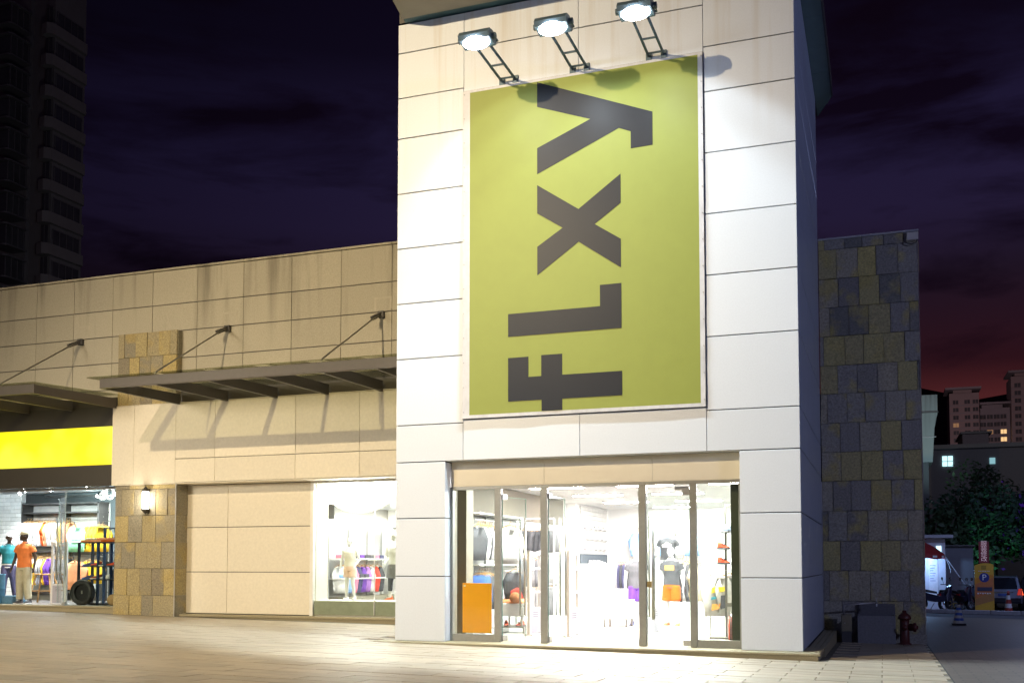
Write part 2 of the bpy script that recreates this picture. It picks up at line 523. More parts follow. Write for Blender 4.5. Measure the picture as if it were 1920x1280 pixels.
# ------------------------------------------------------------------ the shop tower
ZL = [0, 1.172, 2.227, 3.257, 3.943, 5.176, 6.215, 7.258, 8.303, 9.355, 10.134, 11.0, 11.56]
XR = 7.222
tower = thing('shop_tower', 'tall white panelled shop tower with glass doors and a huge banner', 'building', (0, 0, 0), fixed=True)
core = MB()
core.box(.02, .985, .03, .55, -.05, 3.24)
core.box(6.27, XR - .02, .03, .55, -.05, 3.24)
core.box(.02, XR - .02, .03, 5.88, 3.275, 11.555)
core.box(XR - .22, XR - .02, .55, 5.88, -.05, 3.275)
core.box(.02, .28, .55, 5.88, -.05, 3.275)
core.build('wall', M_joint, tower)
J = .009
def panel(x0, x1, z0, z1, m, parent, y=0.0, name='panel', j=J, T=.03):
    y += random.uniform(-.0025, .0025)
    return MB().slab((x0 + j * .5, y, z0 + j), (1, 0, 0), (0, 0, 1), (0, -1, 0), x1 - x0 - j, z1 - z0 - 2 * j, T, .004).build(name, m, parent)
for i in range(3):
    panel(0, 1.0, ZL[i] + (.0 if i else -.005), ZL[i + 1], M_white, tower)
    panel(6.25, XR, ZL[i] + (.0 if i else -.005), ZL[i + 1], M_white, tower)
for i in range(3, 12):
    panel(0, 1.343, ZL[i], ZL[i + 1], M_white, tower)
    panel(5.724, XR, ZL[i], ZL[i + 1], M_white, tower)
for x0, x1 in ((1.343, 3.533), (3.533, 5.724)):
    panel(x0, x1, 3.257, 4.0, M_white, tower)
    for z0, z1 in ((4.0, 5.5), (5.5, 7.0), (7.0, 8.5), (8.5, 10.05)):
        panel(x0, x1, z0, z1, M_white, tower)
    panel(x0, x1, 10.05, 10.87, M_white, tower)
    panel(x0, x1, 10.87, 11.56, M_white, tower)
# side panels (facing the driveway) and the reveals of the entrance
M_side_lit_blue = mat('side_panel', (.42, .48, .60), .35, 0, .06, 5, rand=.03, stretch=(1, 1, .12))  # same white panel, the blue night light on it put into the colour
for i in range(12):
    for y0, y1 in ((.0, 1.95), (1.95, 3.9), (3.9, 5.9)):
        MB().slab((XR, y0 + J * .5 + (.034 if y0 == 0 else 0), ZL[i] + J), (0, 1, 0), (0, 0, 1), (1, 0, 0), y1 - y0 - J - (.034 if y0 == 0 else 0), ZL[i + 1] - ZL[i] - 2 * J, .018, .004).build('side_panel', M_side_lit_blue, tower)
for i in range(3):
    for x, n in ((1.0, 1), (6.25, -1)):
        MB().slab((x, .034, ZL[i] + J), (0, 1, 0), (0, 0, 1), (n, 0, 0), .24, ZL[i + 1] - ZL[i] - 2 * J - (.006 if i == 2 else 0), .014, .003).build('reveal_panel', M_white, tower)
MB().box(1.0, 6.25, .034, .30, 3.262, 3.274).build('lintel_soffit', M_white, tower)
# left flank of the tower (towards the wing)
for i in range(12):
    MB().slab((0, 5.9, ZL[i] + J), (0, -1, 0), (0, 0, 1), (-1, 0, 0), 5.86, ZL[i + 1] - ZL[i] - 2 * J, .018, .004).build('side_panel', M_white, tower)
# roof with its wide overhanging soffit
ZS = 11.565
rf = MB(); rf.prism([(.02, .0, ZS + .02), (XR + .36, 0, ZS + .02), (XR + .36, 5.86, ZS + .02), (XR, 6.84, ZS + .02), (.02, 6.84, ZS + .02)], (0, 0, .35))
rf.prism([(.15, 0, ZS + .02), (.36, -1.3, ZS + .02), (XR + .36, -1.3, ZS + .02), (XR + .36, 0, ZS + .02)], (0, 0, .35))
roof = rf.build('roof', M_dark, tower)
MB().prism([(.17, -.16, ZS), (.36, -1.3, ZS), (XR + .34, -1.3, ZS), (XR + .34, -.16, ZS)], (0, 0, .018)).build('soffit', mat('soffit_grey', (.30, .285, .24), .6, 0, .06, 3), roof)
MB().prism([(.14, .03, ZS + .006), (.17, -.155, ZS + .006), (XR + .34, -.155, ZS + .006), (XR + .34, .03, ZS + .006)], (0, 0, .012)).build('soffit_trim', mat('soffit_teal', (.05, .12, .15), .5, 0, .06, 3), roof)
for i in range(5):
    y0 = .04 + i * 1.16
    y1 = min(y0 + 1.15, 5.86)
    p = [(XR + .002, y0, ZS), (XR + .36, y0, ZS), (XR + .36, y1, ZS), (XR + .002, y1, ZS)]
    if i == 4: p = [(XR + .002, y0, ZS), (XR + .36, y0, ZS), (XR + .36, 5.86, ZS), (XR + .002, 6.84, ZS)]
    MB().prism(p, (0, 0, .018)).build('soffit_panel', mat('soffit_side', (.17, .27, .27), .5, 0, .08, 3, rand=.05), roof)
MB().box(XR + .34, XR + .37, -1.3, 5.86, ZS - .02, ZS + .02).build('soffit_edge', M_dark, roof)

# plinth (granite) of the tower
pl = MB()
pl.slab((-.30, -.27, -.045), (1, 0, 0), (0, 0, 1), (0, -1, 0), 7.79, .045, 1.2, .008)
pl.build('plinth_slab', M_granite, tower)
MB().box(-.26, 7.46, -.245, .9, -.35, -.046).build('plinth', M_granite, tower)
for i in range(3):
    MB().box(XR + .02 + i * .09, XR + .10 + i * .09, .95, 5.9, -.30, -.006 - .0 * i).build('plinth_strip', M_granite, tower)

jl = MB(); jl.box(.986, .998, .30, .56, .0, 3.1); jl.box(.29, .985, .551, .563, .0, 3.1); jl.box(6.27, 7.0, .551, .563, 0, 3.1)
jl.build('jamb_lining', M_beige, tower)
# glazed entrance -------------------------------------------------
YD = .27
MB().box(1.0, 6.25, YD - .04, YD + .06, 2.745, 2.80).build('door_header', M_steel, tower)
for x0, x1 in ((1.012, 2.8), (2.8, 4.75), (4.75, 6.238)):
    MB().slab((x0 + .002, YD - .02, 2.803), (1, 0, 0), (0, 0, 1), (0, -1, 0), x1 - x0 - .004, .455, .04, .003).build('fascia_panel', M_fas2, tower)
for x0, x1, nm in ((1.0, 1.05, 'door_post'), (1.86, 1.985, 'door_post'), (2.735, 2.86, 'door_post'), (4.505, 4.635, 'door_post'), (5.385, 5.50, 'door_post'), (6.20, 6.25, 'door_post')):
    MB().slab((x0, YD - .04, .0), (1, 0, 0), (0, 0, 1), (0, -1, 0), x1 - x0, 2.745, .10, .008).build(nm, M_steel, tower)
def fixed_pane(x0, x1):
    p = MB().box(x0, x1, YD, YD + .012, .13, 2.745).build('fixed_pane', M_glass, tower)
    MB().box(x0, x1, YD - .03, YD + .05, .0, .13).build('bottom_rail', M_steel, p)
fixed_pane(1.052, 1.858); fixed_pane(5.502, 6.198)
M_edge = mat('glass_edge', (.25, .42, .36), .2, 0, .05, 5)
def leaf(hx, w, ang, mirror=1, closer=False, handle_end=True, lock=False):
    """glass door leaf hinged at x = hx; local x runs along the leaf"""
    p = MB().box(.01, w, -.006, .006, .03, 2.60)
    o = p.build('door', M_glass, tower, loc=(hx, YD + .02, 0))
    o.rotation_euler = (0, 0, ang)
    e = MB().box(w, w + .006, -.007, .007, .03, 2.60); e.box(.01, w + .006, -.007, .007, 2.60, 2.606); e.box(.004, .01, -.007, .007, .03, 2.60)
    e.build('glass_edge', M_edge, o)
    hp = w - .10
    for sgn, nm in ((-1, 'handle'), (1, 'handle')):
        h = MB().tube([(hp, sgn * .055, .45), (hp, sgn * .055, 2.25)], .019, 10)
        for z in (.62, 2.05):
            h.tube([(hp, sgn * .006, z), (hp, sgn * .055, z)], .012, 6)
        h.build(nm, M_alu, o, smooth=True)
    for z in (.02, 2.56):
        MB().box(.0, .13, -.02, .02, z, z + .09).build('hinge_clamp', M_alu, o)
    if lock:
        MB().box(w - .09, w + .01, -.03, .03, 1.0, 1.10).build('lock', mat('brass', (.6, .46, .2), .3, .9), o)
    return o
leaf(1.99, .74, radians(74))
leaf(2.865, .82, radians(86))
leaf(4.50, .82, radians(93))
leaf(5.38, .735, radians(180), lock=True)
MB().box(5.12, 5.36, YD + .06, YD + .11, 2.65, 2.71).build('door_closer', M_alu, tower)
ob = MB().slab((1.215, YD + .03, .15), (1, 0, 0), (0, 0, 1), (0, -1, 0), .565, .90, .02, .004).build('poster_board', mat('orange_board', (.95, .36, .006), .35, 0, .03, 4, coat=.4))
tag(ob, 'plain bright orange board standing behind the left pane of the entrance', 'board')
MB().box(1.24, 1.275, YD + .026, YD + .0295, .985, 1.015).build('board_mark', mat('print_cream', (.85, .75, .5), .5), ob)

# ------------------------------------------------------------------ banner
M_ban = mat('banner_vinyl', (.262, .297, .054), .5, 0, .03, 3, .02, 300, spec=.35)
M_banm = mat('banner_margin', (.60, .60, .62), .5, 0, .10, 9, .25, 14, stretch=(1, 1, .5))
M_ink = mat('banner_ink', (.015, .018, .026), .42, 0, .04, 3, spec=.2)
banner = thing('banner', 'huge lime green banner with dark upright lettering on the tower front', 'banner', (3.53, 0, 4.0), fixed=True)
nxb, nzb = 44, 60
def bn(x, z):
    e = max(0, (x - 5.60) / .12)
    w = 0
    if e > 0 or z < 4.12:
        w = .012 * noise.noise((x * 6, 0, z * 3.1)) + .010 * noise.noise((x * 2, 3, z * 9 + x * 6))
        w *= min(1, e * (1.1 - (z - 4) / 8) + max(0, (4.12 - z) / .1) * .5)
    return -.05 + w
gx = [1.345, 1.41, 1.485] + [1.485 + (5.64 - 1.485) * i / 8 for i in range(1, 8)] + [5.64, 5.66, 5.68, 5.70, 5.72]
gzs = [4.005, 4.03, 4.065] + [4.065 + (9.995 - 4.065) * i / 60 for i in range(1, 60)] + [9.995, 10.02, 10.04]
def sheet(nm, x0, x1, z0, z1, m):
    X = [x for x in gx if x0 - 1e-6 <= x <= x1 + 1e-6]; Z = [z for z in gzs if z0 - 1e-6 <= z <= z1 + 1e-6]
    q = MB(); n = len(X)
    q.add([(x, bn(x, z), z) for z in Z for x in X], [(j * n + i, j * n + i + 1, (j + 1) * n + i + 1, (j + 1) * n + i) for j in range(len(Z) - 1) for i in range(n - 1)])
    return q.build(nm, m, banner, smooth=True)
sheet('printed_sheet', 1.485, 5.64, 4.065, 9.995, M_ban)
sheet('margin', 1.345, 1.485, 4.005, 10.04, M_banm)
sheet('margin', 5.64, 5.72, 4.005, 10.04, M_banm)
sheet('margin', 1.485, 5.64, 4.005, 4.065, M_banm)
sheet('margin', 1.485, 5.64, 9.995, 10.04, M_banm)
fr = MB()
fr.box(1.345, 5.72, -.034, -.004, 10.02, 10.05); fr.box(1.345, 5.72, -.034, -.004, 4.0, 4.03)
fr.box(1.345, 1.375, -.034, -.004, 4.03, 10.02); fr.box(5.69, 5.72, -.034, -.004, 4.03, 10.02)
fr.build('backing_frame', M_dark, banner)
ey = MB()
for k_ in range(14):
    z_ = 4.12 + k_ * .45
    for x_ in (1.375, 5.70): ey.lathe([(.007, -.066), (.007, -.0)], (x_, 0, z_), 8, 'y')
ey.build('eyelets', mat('eyelet', (.25, .25, .26), .4, .6), banner)
def letter(polys):
    q = MB()
    for p in polys:
        q.prism([(x, -.056, z) for x, z in p], (0, .004, 0))
    q.build('letter', M_ink, banner)
letter([[(2.78, 9.98), (2.78, 9.53), (3.76, 9.165), (4.27, 8.93), (4.48, 8.84), (4.48, 8.54), (4.86, 8.55), (4.86, 9.13)],
        ])
letter([[(3.76, 9.165), (2.78, 8.78), (2.78, 8.31), (4.27, 8.93)]])
letter([[(2.78, 8.11), (2.78, 7.60), (3.25, 7.29), (2.78, 7.00), (2.78, 6.49), (3.54, 7.01), (4.295, 6.48), (4.295, 6.98), (3.83, 7.29), (4.295, 7.61), (4.295, 8.12), (3.54, 7.59)]])
letter([[(2.23, 5.84), (2.23, 5.43), (4.30, 5.43), (4.30, 6.21), (3.92, 6.21), (3.92, 5.84)]])
letter([[(2.23, 5.05), (2.23, 4.27), (2.855, 4.27), (2.855, 4.072), (3.235, 4.072), (3.235, 4.27), (4.305, 4.27), (4.305, 4.69), (3.235, 4.69), (3.235, 5.06), (2.85, 5.06), (2.85, 4.69), (2.61, 4.69), (2.61, 5.05)]])

# ------------------------------------------------------------------ the three floodlights above the banner
M_lens = emis('flood_lens', (.93, .97, 1.0), 36)
M_case = mat('flood_case', (.10, .15, .19), .45, .4)
FL = [('first', 2.23, 'leftmost floodlight on a black ladder arm above the banner'),
      ('second', 3.56, 'middle floodlight on a ladder arm, above the letter y of the banner'),
      ('third', 4.93, 'rightmost floodlight on a black ladder arm above the banner corner')]
for i, (nm, fx, lb) in enumerate(FL):
    T_ = thing('floodlight', lb, 'floodlight', (fx, 0, 10.12), group='floodlights above the banner')
    a = .13
    for sx in (-1, 1):
        MB().tube([(sx * a, -.03, 0), (sx * a, -.10, 0), (sx * a * .95, -1.36, .02)], .024, 8).build('arm', M_iron, T_, smooth=True)
        MB().box(sx * a - .05, sx * a + .05, -.035, -.002, -.07, .07).build('wall_plate', M_iron, T_)
    for y in (-.12, -.62, -1.30):
        MB().tube([(-a, y, .005), (a, y, .005)], .018, 6).build('rung', M_iron, T_)
    h = MB()
    h.prism([(-.27, -1.36, .09), (-.27, -1.36, -.03), (-.27, -1.42, -.08), (-.27, -1.72, -.06), (-.27, -1.76, .01), (-.27, -1.70, .09), (-.27, -1.56, .12)], (.54, 0, 0))
    for kx in range(7):
        h.box(-.245 + kx * .08, -.235 + kx * .08, -1.62, -1.42, .09, .135)
    hd = h.build('lamp_head', M_case, T_)
    y2 = MB(); y2.tube([(-.295, -1.54, .02), (-.295, -1.36, .03), (.295, -1.36, .03), (.295, -1.54, .02)], .016, 6)
    y2.tube([(-.33, -1.56, .02), (-.27, -1.56, .02)], .05, 10); y2.tube([(.27, -1.56, .02), (.33, -1.56, .02)], .05, 10)
    y2.build('bracket', M_iron, T_)
    MB().ball((0, -1.60, -.072), .235, .165, .085, 24, 12).build('lens', M_lens, hd, smooth=True)
    lp = lamp('flood_light', 'SPOT', (fx, -1.52, 9.90), (14, 19, 22)[i], (.74, .89, 1.0), .09, (fx + (.20, .05, 0)[i], -.86, 8.9), 112, .25)
    lp.data.use_nodes = True
    lt = lp.data.node_tree
    em = lt.nodes['Emission']
    fo = lt.nodes.new('ShaderNodeLightFalloff'); fo.inputs['Strength'].default_value = 1.0
    lt.links.new(fo.outputs['Constant'], em.inputs['Strength'])

# ------------------------------------------------------------------ left wing: granite clad upper wall, fascia, lower wall
wing = thing('shop_wing', 'long beige clad shop wing left of the tower, stained along its top edge', 'building', (-9, 5.9, 0), fixed=True)
c = MB()
c.box(-19, -.02, 5.925, 6.1, 3.6, 9.40)
c.box(-11.45, -.02, 5.66, 5.924, 3.58, 5.69)
c.box(-9.45, -5.55, 6.225, 6.42, -.1, 3.58)
c.build('wall', M_joint, wing)
XW = [-18.58, -17.22, -15.86, -14.49, -13.13, -11.76, -10.40, -8.925, -7.45, -5.975, -4.51, -3.06, -1.6, -.02]
ZW = [9.44, 8.49, 7.74, 6.99, 6.24, 5.49]
for i in range(len(XW) - 1):
    for jz in range(5):
        if jz == 4 and XW[i] > -11.5: continue
        panel(XW[i], XW[i + 1], ZW[jz + 1], ZW[jz], M_upper, wing, y=5.9, j=.012, T=.02)
for i in range(len(XW) - 1):
    MB().slab((XW[i], 5.86, 9.442), (1, 0, 0), (0, 0, 1), (0, -1, 0), XW[i + 1] - XW[i] - .004, .055, .5, .006).build('coping', M_upper, wing)
# fascia
FX = [-11.45, -10.72, -9.35]
panel(-11.45, -10.72, 3.56, 5.70, M_fascia, wing, y=5.63, j=.003)
panel(-10.72, -9.35, 3.56, 5.70, M_fascia, wing, y=5.63, j=.003)
for x0, x1 in ((-9.35, -8.09), (-8.09, -5.645), (-5.645, -3.80), (-3.80, -1.9), (-1.9, -.03)):
    panel(x0, x1, 4.20, 5.70, M_fascia, wing, y=5.63, j=.008)
    panel(x0, x1, 3.56, 4.20, M_fascia, wing, y=5.63, j=.008)
MB().box(-11.45, -.03, 5.635, 6.2, 3.535, 3.558).build('fascia_soffit', M_fascia, wing)
MB().box(-11.45, -.03, 5.632, 5.92, 5.702, 5.72).build('fascia_cap', M_fascia, wing)
# recessed lower wall
for x0, x1 in ((-9.39, -8.055), (-8.055, -5.52)):
    for z0, z1 in ((.07, 1.18), (1.18, 2.38), (2.38, 3.53)):
        panel(x0, x1, z0, z1, M_fascia, wing, y=6.2, j=.009)
for px_ in (-12.82, -7.90, -3.33):
    q = MB(); q.box(px_ - .22, px_ - .17, 5.8965, 5.9005, 7.80, 8.12); q.box(px_ + .22, px_ + .27, 5.8965, 5.9005, 7.80, 8.12); q.box(px_ - .169, px_ + .219, 5.8965, 5.9005, 8.07, 8.12)
    q.build('filler_mark', mat('filler_pale', (.45, .41, .32), .8), wing)
# granite step of the wing
st = MB(); st.slab((-9.32, 5.86, -.005), (1, 0, 0), (0, 0, 1), (0, -1, 0), 9.0, .06, .8, .008)
st.build('step_tread', M_granite, wing)
MB().box(-9.30, -.3, 5.90, 6.6, -.5, -.006).build('step', M_granite, wing)

# show window of the wing
M_frame = mat('window_frame_white', (.78, .76, .72), .5, 0, .03, 5)
win = MB().box(-5.42, -3.665, 6.215, 6.227, .10, 3.50).build('show_window', M_glass, wing)
MB().box(-3.655, -.35, 6.215, 6.227, .10, 3.50).build('pane', M_glass, win)
MB().box(-3.668, -3.652, 6.20, 6.24, .10, 2.80).build('glass_fin', M_alu, win)
f = MB(); f.box(-5.51, -5.42, 6.17, 6.30, .06, 3.535); f.box(-5.42, -.35, 6.17, 6.30, 3.48, 3.535); f.box(-.44, -.35, 6.17, 6.30, .06, 3.48)
f.build('window_frame', M_frame, win)
M_frost = mat('grey_green_board', (.29, .285, .205), .35, 0, .14, 4)
for x0, x1 in ((-5.41, -3.67), (-3.65, -.45)):
    MB().box(x0 + .004, x1 - .004, 6.235, 6.26, .075, .44).build('skirting_board', M_frost, win)

# ------------------------------------------------------------------ slate pillar with its wall lamp
pillar = thing('slate_pillar', 'pillar clad in riven grey and ochre slate between the two shops', 'pillar', (-10.35, 5.8, -.1), fixed=True)
pc = MB(); pc.box(-11.34, -9.375, 5.725, 6.2, -.3, 3.54); pc.box(-11.34, -9.42, 5.735, 5.92, 5.72, 7.70)
pc.build('mortar_core', M_mortar, pillar)
def stones(rows, x0, x1, y, cuts, m, parent, nrm=(0, -1, 0), gap=.008, T=.03, u=(1, 0, 0)):
    for r in range(len(rows) - 1):
        xs_ = [x0] + [x for x in cuts[r] if x0 + .04 < x < x1 - .04] + [x1]
        for a, b_ in zip(xs_, xs_[1:]):
            pr = random.uniform(0, .018)
            q = MB()
            if nrm == (0, -1, 0):
                q.slab((a + gap / 2, y - pr, rows[r] + gap / 2), (1, 0, 0), (0, 0, 1), nrm, b_ - a - gap, rows[r + 1] - rows[r] - gap, T + pr, .006)
            else:
                q.slab((y + pr, a + gap / 2, rows[r] + gap / 2), (0, 1, 0), (0, 0, 1), nrm, b_ - a - gap, rows[r + 1] - rows[r] - gap, T + pr, .006)
            # uneven riven face
            q.v = [(vx + random.uniform(-.002, .002), vy + random.uniform(-.006, .006), vz) if k_ >= 8 else (vx, vy, vz) for k_, (vx, vy, vz) in enumerate(q.v)]
            q.build('stone', m, parent)
rows = [-.12, .55, 1.27, 1.98, 2.70, 3.42, 3.54]
cuts = [[-10.83, -10.43, -10.05], [-10.92, -10.50, -10.10, -9.70], [-11.12, -10.66, -10.26, -9.80], [-10.90, -10.44, -10.0], [-11.14, -10.72, -10.0, -9.62], [-10.9, -10.35, -9.9]]
stones(rows, -11.36, -9.36, 5.70, cuts, M_slate2, pillar)
stones(rows, 5.73, 6.2, -9.36, [[]] * 6, M_slate2, pillar, nrm=(1, 0, 0))
MB().bar((-9.357, 5.697, -.12), (-9.357, 5.697, 3.54), .022).build('corner_bead', M_alu, pillar)
rows2 = [5.72, 6.32, 7.05, 7.72]
stones(rows2, -11.36, -9.40, 5.70, [[-11.0, -10.6, -10.2, -9.7], [-10.97, -10.63, -10.25, -9.85], [-11.15, -10.77, -10.39, -10.0, -9.62]], M_slate2, pillar)
stones(rows2, 5.73, 5.9, -9.40, [[]] * 3, M_slate2, pillar, nrm=(1, 0, 0), T=.02)

wl = thing('wall_lamp', 'lit black wall lantern with pointed ends on the slate pillar', 'wall lamp', (-10.26, 5.69, 3.1))
MB().lathe([(.01, -.36), (.10, -.27), (.105, -.24), (.105, -.22)], (0, -.10, 0), 8).build('lower_cap', M_dark, wl)
MB().lathe([(.105, .24), (.105, .26), (.10, .29), (.01, .38)], (0, -.10, 0), 8).build('upper_cap', M_dark, wl)
MB().lathe([(.085, -.22), (.085, .24)], (0, -.10, 0), 12).build('diffuser', emis('lantern_glow', (1.0, .93, .80), 15), wl, smooth=True)
q = MB(); q.box(-.06, .06, -.02, .0, -.30, .32); q.box(-.05, .05, -.10, -.02, -.29, -.25); q.box(-.05, .05, -.10, -.02, .27, .31)
q.build('bracket', M_dark, wl)
lamp('lantern_light', 'POINT', (-10.26, 5.42, 3.1), 20, (1.0, .90, .72), .08)

# ------------------------------------------------------------------ glass canopies
M_can = mat('canopy_steel', (.085, .074, .064), .45, .25, .06, 8)
M_canglass = glassmat('canopy_glass', (.74, .76, .66), 1.0)
def canopy(name, label, x0, x1, ribs, rods, group, joints):
    T_ = thing(name, label, 'canopy', ((x0 + x1) / 2, 5.63, 5.7), group=group, fixed=True)
    MB().slab((x0, 2.67, 5.62), (1, 0, 0), (0, 0, 1), (0, -1, 0), x1 - x0, .23, .08, .006).build('front_beam', M_can, T_)
    for i, rx in enumerate(ribs):
        q = MB(); q.prism([(rx - .035, 2.75, 5.62), (rx - .035, 2.75, 5.84), (rx - .035, 5.60, 5.93), (rx - .035, 5.60, 5.66)], (.07, 0, 0))
        q.build('rib', M_can, T_)
    MB().box(x0, x1, 5.725, 5.86, 5.73, 5.99).build('wall_beam', M_can, T_)
    ed = [x0 - .33] + joints + [x1 + .05]
    for a, b_ in zip(ed, ed[1:]):
        q = MB(); q.prism([(a + .006, 2.60, 5.875), (b_ - .006, 2.60, 5.875), (b_ - .006, 5.66, 6.03), (a + .006, 5.66, 6.03)], (0, 0, .022))
        q.build('glass_panel', M_canglass, T_)
    for bx, tx in rods:
        r = MB().tube([(bx, 2.80, 5.90), (bx, 2.86, 5.97), (tx, 5.70, 7.62)], .021, 8)
        ro = r.build('tie_rod', M_steel, T_, smooth=True)
        q = MB(); q.box(tx - .08, tx + .08, 5.80, 5.90, 7.58, 7.74); q.bar((tx - .05, 5.44, 7.47), (tx, 5.82, 7.66), .075, .10)
        q.build('wall_bracket', M_dark, ro)
    return T_
canopy('glass_canopy', 'dark steel and glass canopy over the beige fascia, reaching the tower', -9.27, -.5, [-9.235, -7.70, -6.20, -4.70, -3.18, -1.85, -.55],
       [(-7.75, -7.90), (-3.25, -3.33), (-.9, -1.0)], 'steel and glass canopies', [-8.0, -6.2, -4.45, -2.6])
canopy('glass_canopy', 'dark steel and glass canopy edged in yellow light over the left shop', -19.0, -11.30, [-18.9, -17.4, -15.9, -14.4, -12.85, -11.335],
       [(-12.55, -12.82), (-17.2, -17.3)], 'steel and glass canopies', [-17.4, -15.2, -13.2])

# ------------------------------------------------------------------ yellow light box and black boards of the left shop
shop = thing('left_shop_front', 'black framed shop front of the neighbouring store, left of the slate pillar', 'shop front', (-15, 5.9, 0), fixed=True)
M_black = mat('sign_black', (.045, .04, .032), .45, 0, .06, 4)
MB().box(-19, -11.46, 5.66, 5.9, 5.19, 5.75).build('upper_board', M_black, shop)
MB().box(-19, -11.46, 5.66, 5.9, 3.55, 4.12).build('lower_board', M_black, shop)
box_ = MB().box(-19, -11.46, 5.70, 5.9, 4.12, 5.19).build('sign_box', M_black, shop)
M_yel = emis('yellow_lightbox', (1.0, .80, .006), 1.25, .10, .8)
ty = M_yel.node_tree; gy = ty.nodes.new('ShaderNodeNewGeometry'); ny = ty.nodes.new('ShaderNodeTexNoise'); ny.inputs['Scale'].default_value = .9; ny.inputs['Detail'].default_value = 1
ty.links.new(gy.outputs['Position'], ny.inputs['Vector']); ry = ty.nodes.new('ShaderNodeValToRGB'); ty.links.new(ny.outputs['Fac'], ry.inputs[0])
ry.color_ramp.elements[0].position = .42; ry.color_ramp.elements[0].color = (1, .79, .003, 1); ry.color_ramp.elements[1].position = .62; ry.color_ramp.elements[1].color = (1, .90, .05, 1)
ty.links.new(ry.outputs[0], ty.nodes['Principled BSDF'].inputs['Emission Color'])
MB().box(-15.165, -11.465, 5.64, 5.699, 4.13, 5.18).build('sign_panel', M_yel, box_)
MB().box(-19, -15.175, 5.64, 5.699, 4.13, 5.18).build('sign_panel', M_yel, box_)
M_step2 = M_granite
MB().slab((-19.5, 5.80, .17), (1, 0, 0), (0, 0, 1), (0, -1, 0), 8.12, .055, .5, .008).build('step_tread', M_granite, shop)
MB().box(-19.5, -11.39, 5.84, 6.3, -.3, .169).build('step', M_granite, shop)
MB().box(-19.5, -11.37, 5.93, 5.98, 3.47, 3.545).build('header_rail', M_alu, shop)
for x0, x1 in ((-19.4, -16.20), (-13.28, -11.38)):
    MB().box(x0, x1, 5.95, 5.962, .23, 3.47).build('fixed_pane', M_glass, shop)
for x in (-13.30, -13.29):
    pass
lf = MB().box(0, 1.35, -.006, .006, .26, 3.30).build('door', M_glass, shop, loc=(-13.32 + 15, .06, 0))
lf.rotation_euler = (0, 0, radians(141))
MB().box(1.35, 1.357, -.008, .008, .26, 3.30).build('glass_edge', M_edge, lf)
h = MB()
for sgn in (-1, 1):
    h.tube([(1.22, sgn * .06, .95), (1.22, sgn * .06, 2.75)], .024, 8)
h.build('handle', M_alu, lf, smooth=True)
MB().box(-13.36, -13.26, 5.92, 6.0, .22, .33).build('floor_hinge', M_alu, shop)
MB().box(-13.325, -13.315, 5.94, 5.97, .33, 3.47).build('glass_fin', mat('fin_pale', (.45, .55, .55), .3), shop)

# ------------------------------------------------------------------ slate wall at the right with fire hydrant, trough, tap
sw = thing('slate_wall', 'tall wall of grey and ochre slate blocks right of the tower', 'wall', (8.25, 5.9, -.28), fixed=True)
MB().box(7.24, 9.24, 5.93, 6.4, -.45, 8.38).build('mortar_core', M_mortar, sw)
rws = [-.26, .61, 1.25, 1.88, 2.52, 3.16, 3.78, 4.405, 5.04, 5.65, 6.285, 6.915, 7.54, 8.18, 8.40]
cts = []
for r in range(14):
    off = [.40, .13, .36, .52, .22, .44][r % 6]
    cts.append([7.22 + off + .405 * k_ + random.uniform(-.025, .025) for k_ in range(-1, 6)])
stones(rws, 7.235, 9.25, 5.90, cts, M_slate, sw)
stones(rws, 5.93, 6.4, 9.25, [[]] * 14, M_slate, sw, nrm=(1, 0, 0))
MB().box(7.23, 9.27, 5.88, 6.42, 8.402, 8.44).build('coping', mat('coping_pale', (.42, .42, .44), .7), sw)
MB().bar((9.247, 5.897, -.26), (9.247, 5.897, 8.40), .018).build('corner_bead', M_alu, sw)
MB().box(7.26, 9.262, 5.84, 5.892, -.42, -.06).build('skirting_stone', M_slate, sw)
fx = thing('wall_floodlight', 'small pale floodlight on the top corner of the slate wall', 'floodlight', (9.13, 5.86, 8.36))
MB().slab((-.10, -.06, -.16), (1, 0, 0), (0, 0, 1), (0, -1, 0), .23, .17, .10, .01).build('lamp_head', mat('pale_case', (.55, .53, .50), .5), fx)
MB().tube([(-.14, -.02, -.18), (-.08, -.04, -.23), (.0, -.05, -.25), (.08, -.04, -.22), (.11, -.02, -.16)], .012, 6).build('bracket', M_dark, fx)

tr = thing('stone_trough', 'square grey stone water trough standing against the slate wall', 'trough', (8.29, 5.40, -.24))
q = MB(); q.slab((-.37, 0, 0), (1, 0, 0), (0, 0, 1), (0, -1, 0), .74, .57, .05, .008)
q.box(-.37, -.32, .05, .44, 0, .57); q.box(.32, .37, .05, .44, 0, .57); q.box(-.32, .32, .05, .44, 0, .30)
q.build('basin', mat('trough_stone', (.20, .20, .215), .7, 0, .2, 25, .1, 80), tr)
MB().slab((-.37, .44, .0), (1, 0, 0), (0, 0, 1), (0, -1, 0), .74, .80, .05, .006).build('back_slab', mat('trough_back', (.13, .13, .145), .7, 0, .2, 25), tr)
tp = thing('water_pipe', 'grey steel water pipe with a tap above the stone trough', 'pipe', (7.66, 5.42, -.24))
MB().tube([(0, 0, .58), (0, 0, .76), (.02, 0, .79), (.05, 0, .80), (.62, .04, .835)], .021, 8).build('pipe', mat('zinc', (.42, .40, .40), .45, .6), tp, smooth=True)
q = MB(); q.tube([(.62, .04, .835), (.66, .04, .84)], .03, 8); q.tube([(.64, .04, .83), (.64, .02, .76)], .016, 6); q.tube([(.64, .04, .85), (.64, .04, .93)], .010, 6); q.box(.61, .67, .03, .05, .925, .94)
q.build('tap', M_alu, tp)
mb = thing('meter_cabinet', 'narrow olive meter cabinet on a dark stand beside the trough', 'cabinet', (7.70, 5.42, -.24))
